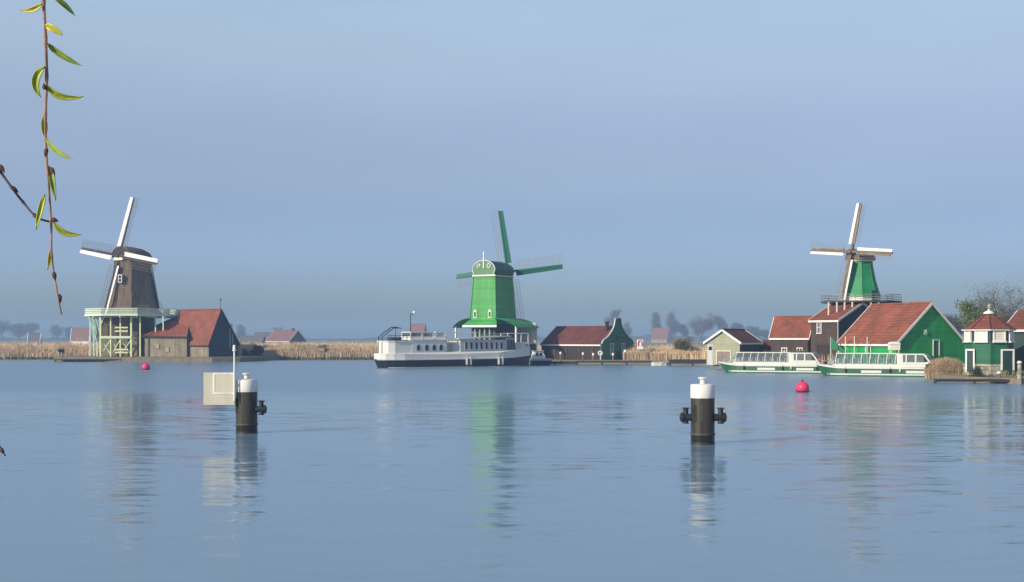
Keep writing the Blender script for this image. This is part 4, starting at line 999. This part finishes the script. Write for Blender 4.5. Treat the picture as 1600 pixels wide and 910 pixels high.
# ================================================================== JETTIES AND QUAY ITEMS
plank_deck('landing_stage', 'low dark floating landing stage beside the ship bow', 832, 902, 196, 2.6, .55, 'jetty_dark', edge=.3)
plank_deck('timber_jetty', 'pale timber jetty in front of the bell-gabled workshop', 902, 1018, 197, 2.6, .75, 'jetty_wood', edge=.3)
plank_deck('landing_stage', 'black landing stage in front of the bare shrub', 1047, 1117, 190, 3.0, .95, 'jetty_dark', edge=.5)
def cabin_boat():
    Y = 193; t = thing('cabin_boat', 'small grey-white cabin boat moored between ship bow and workshop', 'boat', (X(832,Y),Y,0), R(12))
    plan = [(0,.75),(.2,.9),(1.6,1.0),(2.6,.7),(3.2,.1)]; c = 1.0
    def rg(z,k,r=0): return [(x+r*(x>2.5),c-b*k,z) for x,b in plan]+[(x+r*(x>2.5),c+b*k,z) for x,b in reversed(plan)]
    q = MB(); q.loft([rg(-.3,.8,-.3),rg(.75,1)]); q.build('hull', 'hull_black', t)
    q = MB(); q.loft([rg(.752,1.03),rg(1.05,1.05,.08)]); q.build('bulwark', 'ship_grey', t)
    q = MB(); q.loft([[(.2,c-.75,1.06),(2.2,c-.65,1.06),(2.2,c+.65,1.06),(.2,c+.75,1.06)],[(.35,c-.6,2.15),(1.7,c-.55,2.15),(1.7,c+.55,2.15),(.35,c+.6,2.15)]]); q.build('cabin', 'ship_white', t)
    q = MB(); q.box(.2,1.85,c-.72,c+.72,2.152,2.25); q.build('cabin_roof', 'ship_grey', t)
    for x in (.55,1.15):
        q = MB(); q.prism([(x,c-.75,1.45),(x+.42,c-.74,1.45),(x+.40,c-.655,1.95),(x+.02,c-.665,1.95)],(0,.03,0)); q.build('window', 'glass_dark', t)
    q = MB(); q.tube((1.0,c,2.25),(1.0,c,3.3),.04); q.build('mast', 'steel', t)
cabin_boat()
def dinghy():
    Y = 193; t = thing('small_dinghy', 'small white open boat lying at the end of the timber jetty', 'boat', (X(1018,Y),Y,0))
    L = 2.7; c = .55; plan = [(0,.35),(.3,.5),(1.5,.55),(2.3,.35),(2.7,.05)]
    def rg(z, k): return [(x*(.94 if z < 0 else 1)+.05,c-b*k,z+(.12*(x/L)**2 if z > 0 else 0)) for x,b in plan]+[(x*(.94 if z < 0 else 1)+.05,c+b*k,z+(.12*(x/L)**2 if z > 0 else 0)) for x,b in reversed(plan)]
    q = MB(); q.loft([rg(-.2,.7),rg(.42,1)]); q.build('hull', 'ship_white', t)
    q = MB(); q.path(rg(.44,1.02)+[rg(.44,1.02)[0]],.05,5); q.build('gunwale', 'cream_paint', t)
    q = MB(); q.box(.9,1.2,c-.5,c+.5,.46,.52); q.build('thwart', 'jetty_wood', t)
dinghy()
# white capped mooring posts on the quay
spots = [(876,556,'directly before the dark workshop doors'),(911,557,'near the middle of the workshop wall'),(927,558,'at the foot of the workshop drain'),(958,558,'before the green bell gable'),(977,553,'just past the green bell gable')]
lab = ['first','second','third','fourth','fifth']
for i, (px, py, _) in enumerate(spots):
    Y = 198.5; h = Z(py-6,Y)-.7
    t = thing('quay_post', f'{lab[i]} white-topped post on the jetty counting from the ship', 'post', (X(px,Y),Y,.7), 0, 'white-topped posts on the jetty')
    q = MB(); q.tube((0,0,-.4),(0,0,h-.35),.14,n=10); q.build('shaft', 'post_wood', t)
    q = MB(); q.lathe([(.17,h-.36),(.18,h-.05),(.1,h),(0,h+.02)],10,cap=False); q.build('cap', 'sign_white', t)
def lifebuoy():
    Y = 199; t = thing('lifebuoy_stand', 'white lifebuoy on a post in front of the workshop', 'lifebuoy', (X(938,Y),Y,.7)); z = Z(552,Y)-.7
    q = MB(); q.bar((0,0,0),(0,0,z+.3),.1); q.build('post', 'sign_white', t)
    q = MB(); q.path([(.3*cos(2*pi*i/16),-.1,z+.3*sin(2*pi*i/16)) for i in range(17)],.09,6); q.build('ring', 'sign_white', t)
lifebuoy()
def water_sign():
    Y = 204; t = thing('waterway_sign', 'red and white waterway sign on a post in the reeds', 'sign', (X(1000,Y),Y,.5)); h = 2*.52
    z0, z1 = Z(541,Y)-.5, Z(531,Y)-.5
    q = MB(); q.bar((0,.1,0),(0,.1,z1),.1); q.build('post', 'steel', t)
    q = MB(); q.box(-.48,.48,-.03,.03,z0,z1); b = q.build('sign_board', 'sign_white', t)
    q = MB(); q.path([(-.28,-.06,z0+.1),(-.28,-.06,z0+.55),(-.15,-.06,z1-.16),(.15,-.06,z1-.16),(.28,-.06,z0+.55),(.28,-.06,z0+.1)],.09,5); q.build('red_emblem', 'sign_red', b)
    q = MB(); q.box(-.5,.5,-.03,.03,z0-.48,z0-.06); q.build('lower_plate', 'sign_white', t)
water_sign()
def info_board():
    Y = 165; t = thing('information_column', 'white information column left of the taupe boathouse door', 'sign', (X(1109.5,Y),Y,.6)); h = Z(540,Y)-.6
    q = MB(); q.box(-.3,.3,-.1,.1,0,h); q.build('column', 'white_paint', t)
    q = MB(); q.box(-.36,.36,-.14,.14,h,h+.12); q.build('cap', 'white_paint', t)
    q = MB(); q.box(-.2,.2,-.13,-.101,h-.6,h-.15); q.build('panel', 'glass_dark', t)
    q = MB(); q.box(-.4,.4,-.2,.2,0,.12); q.build('foot', 'stone_pale', t)
info_board()
# stone quay at right
q = MB(); pr = [(X(1446,133),133),(X(1510,121),121),(X(1610,115),115),(X(1760,111),111),(X(1800,122),122),(X(1480,140),140)]
q.prism([(x,y,-.6) for x,y in pr],(0,0,1.12)); o = q.build('quay', 'quay_stone'); o['kind'] = 'structure'
for i, (px, Y, h) in enumerate(((1449,131.5,1.5),(1593,115.5,1.9),(1561,118,.9))):
    t = thing('mooring_post', ['stout dark mooring post at the stern of the tour boat','tall pale mooring post at the right edge of the quay','short mooring post before the door of the eight-sided house'][i], 'post', (X(px,Y),Y,0), 0, 'mooring posts at the stone quay')
    q = MB(); q.lathe([(.2,-.8),(.18,h-.15),(.17,h)],12,cap=True); q.build('shaft', ['dark_wood','stone_pale','post_wood'][i], t)
    q = MB(); q.lathe([(.22,h),(.22,h+.1),(.12,h+.2),(0,h+.22)],12,cap=False); q.build('cap', 'cream_paint', t)
plank_deck('timber_jetty', 'dark narrow jetty along the stone quay at the right', 1462, 1640, 117.5, 1.2, .40, 'jetty_dark', ang=-6)

# ================================================================== PEOPLE
def person(px, Y, zb, lab, h=1.72, rz=0, top='jacket_dark', legs='trousers_tan'):
    t = thing('person', lab, 'person', (X(px,Y),Y,zb), rz)
    k = h/1.72
    def skin(chains, name, matn, parent):
        # smooth union of tapered limbs as one continuous remeshed surface
        q = MB()
        for pts_, rad in chains: q.path([Vector(p)*k for p in pts_], [r*k for r in rad], 8)
        o = q.build(name, matn, parent, smooth=False)
        rm = o.modifiers.new('remesh','REMESH'); rm.mode = 'VOXEL'; rm.voxel_size = .022*k; rm.use_smooth_shade = True
        return o
    body = skin([([(-.10,0,.04),(-.10,.01,.48),(-.09,0,.88),(0,0,1.0)],[.055,.062,.09,.11]),
          ([(.10,0,.04),(.10,.01,.48),(.09,0,.88),(0,0,1.0)],[.055,.062,.09,.11]),
          ([(-.10,-.16,.035),(-.10,.06,.045)],[.04,.05]), ([(.10,-.16,.035),(.10,.06,.045)],[.04,.05]),
          ([(0,0,.88),(0,0,1.0),(0,0,1.2),(0,0,1.36),(0,0,1.42)],[.15,.155,.15,.16,.08]),
          ([(0,0,1.4),(0,-.01,1.5)],[.055,.055]),
          ([(-.15,0,1.38),(-.21,0,1.30),(-.25,.02,1.06),(-.24,-.06,.82)],[.06,.062,.05,.04]),
          ([(.15,0,1.38),(.21,0,1.30),(.25,.02,1.06),(.24,-.06,.82)],[.06,.062,.05,.04]),
          ([(0,-.01,1.48),(0,-.02,1.54),(0,-.02,1.62),(0,-.01,1.70)],[.06,.085,.095,.05]),
          ([(0,-.11,1.60),(0,-.13,1.575)],[.012,.018])], 'body', 'trousers_tan', t)
    jk = skin([([(0,0,.82),(0,0,1.0),(0,0,1.2),(0,0,1.36),(0,0,1.43)],[.185,.18,.175,.185,.09]),
          ([(-.15,0,1.38),(-.21,0,1.30),(-.25,.02,1.06),(-.245,-.04,.88)],[.085,.082,.07,.06]),
          ([(.15,0,1.38),(.21,0,1.30),(.25,.02,1.06),(.245,-.04,.88)],[.085,.082,.07,.06])], 'jacket', top, t)
    hr_ = skin([([(0,.02,1.56),(0,.02,1.64),(0,.01,1.71)],[.09,.105,.06])], 'hair', 'bud_brown', t)
    return t
person(93.5, 226, .82, 'person in dark jacket and tan trousers standing left on the jetty end', 1.72, R(15))
person(98.5, 226.3, .82, 'person in dark jacket beside another, closer to the thatched windmill', 1.66, R(-20))

# ================================================================== REEDS AND VEGETATION
def blades(name, label, regs, matn, hmin, hmax, wd=.05, cat='reeds', lean=.18):
    v, f = [], []
    for (x0,x1,n,dy0,dy1,hk) in regs:
        for _ in range(n):
            x = random.uniform(x0,x1); y = gy(x)+dy0+(dy1-dy0)*random.random()**1.5
            # clumpy height
            h = (hmin+(hmax-hmin)*random.random())*hk*(.62+.38*min(1,max(0,(y-gy(x)-dy0)/3.5)))*(1+.10*sin(x*.7)+.07*sin(x*2.3+y)); a = random.uniform(0,pi); dx, dy = cos(a)*wd, sin(a)*wd
            lx, ly = random.gauss(0,lean)*h*.5, random.gauss(0,lean)*h*.5; zb = .05 if dy0 < .5 and y-gy(x) < .8 else .5
            o_ = len(v); v += [(x-dx,y-dy,zb-.3),(x+dx,y+dy,zb-.3),(x+lx*.5+dx*1.1,y+ly*.5+dy*1.1,zb+h*.6),(x+lx*.5-dx*1.1,y+ly*.5-dy*1.1,zb+h*.6),(x+lx,y+ly,zb+h)]
            f += [(o_,o_+1,o_+2,o_+3),(o_+3,o_+2,o_+4)]
    me = bpy.data.meshes.new(name); me.from_pydata(v,[],f); me.materials.append(M[matn]); o = bpy.data.objects.new(name,me); COL.objects.link(o)
    return tag(o, label, cat, kind='stuff')
XL0, XL1 = X(-60,248), X(95,248)
blades('reeds', 'tall straw coloured reeds along the far bank', [(X(-120,250),X(700,245),70000,.3,6,1),(X(-200,290),X(700,290),26000,6,60,1.0),(X(-300,400),X(900,400),14000,60,190,1.03)], 'reed', 2.05, 2.6, .038, lean=.11)
blades('reeds', 'dry reeds behind the jetty between the workshop and boathouse', [(X(975,203),X(1130,203),26000,2.0,9,.95),(X(960,215),X(1210,215),9000,9,45,1.0)], 'reed', 1.8, 2.55, .036, lean=.11)
blades('grass', 'short green sedge at the water edge', [(X(-120,250),X(700,245),5200,.0,1.4,1),(X(1180,172),X(1300,152),1500,.4,4,1),(X(1440,136),X(1640,120),300,1.0,3,1)], 'reed_green', .4, 1.1, .06, 'grass', .4)
def clump(name, label, px, Y, w_, h_, n, matn, zb=.4, cat='shrub', wd=.03, dep=None, kind=None):
    v, f = [], []; cx = X(px,Y); dep = dep or w_
    for _ in range(n):
        a = random.uniform(0,2*pi); r = random.random()**.5; x = cx+cos(a)*r*w_/2; y = Y+sin(a)*r*dep/2
        h = h_*(1-.65*r**2.2)*random.uniform(.8,1.05); aa = random.uniform(0,pi); dx, dy = cos(aa)*wd, sin(aa)*wd; lx = cos(a)*r*.3*h+random.gauss(0,.08)*h; ly = sin(a)*r*.3*h
        o_ = len(v); v += [(x-dx,y-dy,zb-.4),(x+dx,y+dy,zb-.4),(x+lx*.45+dx,y+ly*.45+dy,zb+h*.6),(x+lx*.45-dx,y+ly*.45-dy,zb+h*.6),(x+lx,y+ly,zb+h)]; f += [(o_,o_+1,o_+2,o_+3),(o_+3,o_+2,o_+4)]
    me = bpy.data.meshes.new(name); me.from_pydata(v,[],f); me.materials.append(M[matn]); o = bpy.data.objects.new(name,me); COL.objects.link(o)
    return tag(o, label, cat, kind=kind)
clump('reed_clump', 'rounded clump of dry straw coloured reed before the green barn', 1478, 131.5, 4.2, 1.95, 7000, 'straw', .3, 'reed clump', .022, 2.6)
# trees
def tree(name, label, px, y_top, wpx, Y, crown='twig_crown', zb=.6, n=2600, trunk_h=.35, leaf=.22, cat='tree', group=None, sparse=1.0, seed=None, bark='bark', squash=1.0, levels=3, low=.12, spread=.085):
    rnd = random.Random(seed if seed is not None else int(px*13+Y))
    H = Z(y_top,Y)-zb; Wd = wpx*Y/F
    t = thing(name, label, cat, (X(px,Y),Y,zb), 0, group)
    q = MB(); tips = []
    def grow(p, d, L, r, lev):
        n_ = 3; pts_ = [p]; dd = d.copy()
        for i in range(n_):
            dd = (dd+Vector((rnd.gauss(0,.10),rnd.gauss(0,.10),rnd.gauss(0,.05)+.03))).normalized(); pts_.append(pts_[-1]+dd*L/n_)
        q.path(pts_, [r*(1-.5*i/n_) for i in range(n_+1)], 5 if lev < 2 else 3)
        if lev >= levels: tips.append(pts_[-1]); tips.append(pts_[-2]); tips.append(pts_[0]); return
        for i in range(rnd.randint(3,4) if lev else rnd.randint(6,9)):
            k = rnd.uniform(.3,1); base = pts_[min(n_, max(1,int(k*n_+.5)))]
            a = rnd.uniform(0,2*pi); sp = rnd.uniform(.35,.95)
            nd = (dd+Vector((cos(a)*sp*Wd/H*1.5,sin(a)*sp*Wd/H*1.5,rnd.uniform(-.1,.3)))).normalized()
            grow(base, nd, L*rnd.uniform(.5,.72), r*.5, lev+1)
    grow(Vector((0,0,-.2)), Vector((0,0,1)), H*max(.3,trunk_h), max(.05,H*.022), 0)
    # fit limbs into the wanted envelope
    mxz = max(v[2] for v in q.v); mxr = max(math.hypot(v[0],v[1]) for v in q.v) or 1
    fz, fx = H*.97/mxz, (Wd/2*.95)/mxr
    q.v = [(v[0]*fx,v[1]*fx,v[2]*fz) for v in q.v]; tips = [Vector((p.x*fx,p.y*fx,p.z*fz)) for p in tips]
    q.build('trunk', bark, t, fixn=False)
    v, f = [], []
    for _ in range(n):
        c = rnd.choice(tips); s_ = Wd*spread
        p = c+Vector((rnd.gauss(0,s_),rnd.gauss(0,s_),rnd.gauss(0,s_*.9)))
        if p.z > H*1.02 or p.z < H*low: continue
        d = Vector((rnd.gauss(0,1),rnd.gauss(0,1),rnd.gauss(.5,1))).normalized()*leaf*rnd.uniform(.6,1.5); e = Vector((rnd.gauss(0,1),rnd.gauss(0,1),rnd.gauss(0,1))).normalized()*leaf*.32*sparse
        o_ = len(v); v += [p-e, p+e, p+d+e*.5, p+d-e*.5]; f.append((o_,o_+1,o_+2,o_+3))
    me = bpy.data.meshes.new('crown'); me.from_pydata(v,[],f); me.materials.append(M[crown]); o = bpy.data.objects.new('crown',me); COL.objects.link(o); o.parent = t
    return t
far = [(4,499,34,520,'twig_crown','hazy bare tree at the left edge of the picture'),(30,506,44,500,'far_green','broad hazy tree clump left of the dark farm roof'),(49,504,24,520,'twig_crown','hazy tree directly above the dark farm roof'),
       (88,508,30,560,'far_green','round hazy tree between the farm roof and the pink-roofed house'),(108,510,20,560,'far_green','hazy tree just behind the pink-roofed house'),
       (377,507,28,520,'far_green','hazy round tree just past the dark blue gable'),(432,511,22,560,'twig_crown','thin hazy tree behind the pale red farmhouse'),
       (957,481,28,420,'twig_crown','hazy bare tree rising above the bell gable'),(982,503,26,450,'twig_crown','hazy low tree just past the bell gable'),
       (1026,487,28,430,'twig_crown','tall narrow hazy tree behind the far farmhouse'),(1049,486,32,430,'twig_crown','tall hazy tree behind the far farmhouse roof ridge'),
       (1070,507,26,420,'far_green','low hazy tree left of the big round one'),(1096,487,46,400,'twig_crown','biggest hazy round tree left of the boathouse'),(1125,492,26,410,'twig_crown','upright hazy tree above the boathouse gable'),
       (1150,505,30,430,'far_green','hazy tree above the boathouse ridge'),(1176,511,36,440,'far_green','low hazy tree at the far end of the boathouse'),(1196,516,24,450,'far_green','low hazy tree beside the brown house gable')]
for px, yt, wp, Y, cm, lb in far:
    tree('bare_tree', lb, px, yt, wp, Y*2.7, cm, n=int(2600+wp*110), leaf=1.0, group='hazy trees far behind the reeds', trunk_h=.30, sparse=.45, low=.05, levels=4, spread=.075)
tree('bare_tree', 'large bare tree behind the red-roofed houses at the right edge', 1572, 436, 110, 190, 'twig_crown', n=9000, leaf=.32, sparse=.28, trunk_h=.4, levels=4)
tree('budding_tree', 'olive green budding tree behind the eight-sided house', 1530, 470, 66, 185, 'leaf_green', n=6500, leaf=.28, trunk_h=.35)
tree('budding_tree', 'olive budding tree partly hidden behind the big bare tree', 1578, 474, 50, 200, 'twig_olive', n=5000, leaf=.28, trunk_h=.35)
tree('bare_tree', 'bluish hazy tree between the green barn and the eight-sided house', 1494, 492, 40, 330, 'far_green', n=2600, leaf=.45)
def shrub(label, px, y_top, wpx, Y, crown, n=1800, leaf=.16, zb=.4): return tree('shrub', label, px, y_top, wpx, Y, crown, zb=zb, n=n, leaf=leaf, trunk_h=.3, cat='shrub', group='shrubs on the far bank')
shrub('olive leafless shrub on the bank behind the black landing stage', 1066, 526, 40, 206, 'twig_olive', 3200, .2)
shrub('low shrub right of the olive leafless shrub', 1084, 540, 18, 204, 'twig_olive', 1200)
shrub('dark low bush against the dark blue gable', 385, 546, 18, 234, 'bush_dark', 2600)
shrub('dark pointed bush at the end of the barn quay', 398, 539, 16, 236, 'bush_dark', 2200)
shrub('dark bush with reddish top next to the barn quay', 407, 541, 18, 237, 'bush_dark', 2400)
shrub('small dark bush in the reeds below the pale red farmhouse', 455, 541, 9, 262, 'bush_dark', 900)
shrub('small tan green bush along the reed edge', 508, 541, 6, 245, 'reed_green', 500)
shrub('low bush beside the stone quay', 1527, 572, 34, 121, 'bush_dark', 1800, .1)
shrub('low hedge bush before the brown house windows', 1243, 547, 46, 158, 'twig_olive', 2600, .14)
shrub('low yellowish bush left of the brown house', 1203, 548, 26, 160, 'twig_olive', 1800, .14)
# distant wood along the horizon
v, f = [], []
for _ in range(26000):
    x = random.uniform(-1500,1500); Y = random.uniform(1500,1700); base = 3.0+2.0*sin(x*.011)+1.6*sin(x*.037+1)+1.0*sin(x*.11)
    z = random.uniform(.3,max(1.2,base)); s_ = random.uniform(.8,2.2); a = random.uniform(0,2*pi)
    o_ = len(v); v += [(x-s_,Y,z),(x+s_,Y+cos(a),z-.4),(x+s_*.6,Y,z+s_*.9),(x-s_*.5,Y,z+s_*1.0)]; f.append((o_,o_+1,o_+2,o_+3))
me = bpy.data.meshes.new('far_woods'); me.from_pydata(v,[],f); me.materials.append(M['far_green']); o = bpy.data.objects.new('far_woods',me); COL.objects.link(o); tag(o, 'hazy line of woods on the horizon', 'woods', kind='stuff')

# ================================================================== FAR HOUSES
house('farmhouse', 'far pink-roofed house left of the thatched windmill', 'house', 139, 640, 30, 28, 3, 'R', 527, 513, zb=.6, wall='ship_white', roof='roof_pink', over=.3,
      holes=[dict(wall='r', u=5.5, z=1.8, w=1.2, h=1.4, frame='white_paint'), dict(wall='r', u=8.5, z=1.8, w=1.2, h=1.4, frame='white_paint')])
house('farm_shed', 'far dark farm roof among the hazy trees at the left', 'house', 62, 700, 20, 22, 2, 'R', 532, 521, zb=.6, wall='brown_dark', roof='roof_grey', over=.3, length=8)
house('farmhouse', 'far grey-roofed barn right of the dark blue gable', 'house', 410, 620, 25, 34, 5, 'R', 533, 526, zb=.6, wall='brown_dark', roof='roof_grey', over=.3, trim='roof_grey')
house('farmhouse', 'far long slate roof behind the grey-roofed barn', 'house', 438, 720, 20, 42, 6, 'R', 530, 520, zb=.6, wall='house_wall', roof='roof_grey', over=.3, trim='roof_grey')
house('farmhouse', 'far pale red farmhouse with big sloping roof above the reeds', 'house', 452, 560, 40, 36, 26, 'R', 533, 516.5, zb=.6, wall='house_wall', wall2='brown_dark', roof='roof_pink', over=.3, chimney=(3,.9,.8))
house('farmhouse', 'far farmhouse with reddish roof between the tall hazy trees', 'house', 1042, 900, 35, 24, 6, 'R', 529, 513, zb=.6, wall='house_wall', wall2='ship_grey', roof='roof_pink', over=.3, trim='house_wall',
      holes=[dict(wall='r', u=3, z=1.0, w=1.2, h=1.3), dict(wall='r', u=6, z=1.0, w=1.2, h=1.3)])
house('farmhouse', 'far brown roof seen just above the ship wheelhouse', 'house', 662, 560, 40, 22, 4, 'R', 521, 507, zb=.6, wall='house_wall', roof='roof_pink', over=.2, trim='house_wall')
house('garden_shed', 'low dark shed between the boathouse and the brown house', 'shed', 1204, 175, 30, 20, 5, 'R', 541, 535, zb=.6, wall='brown_dark', roof='roof_dark', over=.15, trim='brown_dark')

# ================================================================== WILLOW TWIGS (close to the lens side of the near bank)
def twig(name, label, pts_px, Y, r0, r1, leaves, barkm, buds=()):
    t = thing(name, label, 'twig', tuple(P(*pts_px[0],Y)))
    o0 = P(*pts_px[0],Y); n = len(pts_px)
    def loc(px,py,dy=0): return P(px,py,Y+dy)-o0
    # smooth path
    fine = []
    for i in range(n-1):
        p0 = Vector(pts_px[max(i-1,0)]); p1 = Vector(pts_px[i]); p2 = Vector(pts_px[i+1]); p3 = Vector(pts_px[min(i+2,n-1)])
        for k in range(5):
            u = k/5; fine.append(.5*((2*p1)+(p2-p0)*u+(2*p0-5*p1+4*p2-p3)*u*u+(3*p1-p0-3*p2+p3)*u**3))
    fine.append(Vector(pts_px[-1]))
    N = len(fine); q = MB(); q.path([loc(p.x,p.y,.004*sin(i*.7)) for i,p in enumerate(fine)], [(r0+(r1-r0)*i/(N-1))*(1+.12*random.random()+(.35 if i % 5 == 0 else 0)) for i in range(N)], 8)
    q.build('stem', barkm, t, smooth=True)
    for (bx,by,ln,ang) in buds:
        q = MB(); a = R(ang); pts_ = [loc(bx+cos(a)*ln*k, by+sin(a)*ln*k, -.002) for k in (0,.3,.65,1)]; q.path(pts_, [.0012,.0024,.0018,.0004], 7); q.build('bud', 'bud_brown', t, smooth=True)
    for (ax,ay,mx_,my_,tx,ty,wpx,matn) in leaves:
        # leaf: curved blade, cupped along its midrib
        A_, B_, C_ = Vector((ax,ay)), Vector((mx_,my_)), Vector((tx,ty)); rows = []; K = 12
        dyv = random.uniform(-.012,.012)
        for i in range(K+1):
            u = i/K; p = A_*(1-u)**2+B_*2*u*(1-u)+C_*u*u; tg = (B_-A_)*2*(1-u)+(C_-B_)*2*u; nn = Vector((-tg.y,tg.x)).normalized()
            wv = wpx*.44*(sin(pi*min(1,u**.8*.98+.02)))**.7; wv = max(wv,.4)
            fold = .0025*sin(pi*u); dy = dyv*u
            rows.append([loc(p.x+nn.x*wv,p.y+nn.y*wv,dy-fold), loc(p.x+nn.x*wv*.5,p.y+nn.y*wv*.5,dy-fold*.2), loc(p.x,p.y,dy+fold*.4), loc(p.x-nn.x*wv*.5,p.y-nn.y*wv*.5,dy-fold*.2), loc(p.x-nn.x*wv,p.y-nn.y*wv,dy-fold)])
        q = MB(); q.loft(rows, closed=False, cap=False); lf = q.build('leaf', matn, t, smooth=True, fixn=False)
        sd = lf.modifiers.new('thick','SOLIDIFY'); sd.thickness = .0006
        q = MB(); q.path([r_[2]+Vector((0,-.0012,0)) for r_ in rows], [.0006]*len(rows), 4); q.build('midrib', 'willow_leaf_yellow', lf)
YT = 1.3
Lg, Ly, Ld = 'willow_leaf', 'willow_leaf_yellow', 'willow_leaf_dark'
twig('willow_twig', 'hanging reddish willow twig with young green leaves near the camera', [(64,-160),(66,-60),(68,0),(71,60),(73,120),(71,180),(72,235),(76,290),(80,350),(81,400),(88,450),(96,491)], YT, .0019, .0007,
     [(66,6,52,20,32,16,10,Ly),(80,-8,102,6,117,25,10,Ld),(70,40,82,42,98,56,13,Ly),(74,68,92,88,128,103,11,Ld),(70,104,44,126,64,153,15,Lg),(73,133,88,160,131,151,12,Lg),(68,182,70,200,70,216,12,Ly),(72,216,84,240,113,248,10,Ld),(77,260,82,280,87,314,11,Ld),(70,304,62,330,56,360,11,Lg),(79,390,80,402,74,422,8,Ly)],
     'willow_bark', [(73,232,14,100),(84,425,14,80),(93,460,14,85),(70,140,10,-100),(80,262,16,70)])
twig('willow_twig', 'greyish side twig entering from the left edge and crossing the hanging one', [(-60,200),(-20,245),(0,268),(18,293),(36,316),(58,340),(84,348)], YT+.02, .0016, .0009,
     [(83,346,96,372,128,366,11,Lg)], 'willow_bark_grey', [(0,258,14,60),(18,292,14,40),(52,334,12,50),(80,342,12,20)])
twig('willow_twig', 'tiny willow twig tip poking in at the left edge low over the water', [(-40,640),(-14,675),(0,700),(8,712)], YT, .0016, .0006, [(-2,700,-6,690,1,694,5,Ly)], 'willow_bark_grey', [(0,700,12,55)])

# ================================================================== HAZE
hm = bpy.data.materials.new('haze_air'); hm.use_nodes = True; nt = hm.node_tree; nt.nodes.clear()
vo = nt.nodes.new('ShaderNodeVolumePrincipled'); vo.inputs['Density'].default_value = .0005; vo.inputs['Color'].default_value = (.42,.62,.92,1); vo.inputs['Anisotropy'].default_value = 0.0
ou = nt.nodes.new('ShaderNodeOutputMaterial'); nt.links.new(vo.outputs[0], ou.inputs['Volume'])
HAZE = True
if HAZE:
    q = MB(); q.box(-2500,2500,-80,2600,-2.6,34); o = q.build('haze', hm); tag(o, 'thin bluish spring haze over the water and fields', 'haze', kind='stuff'); o.display_type = 'WIRE'
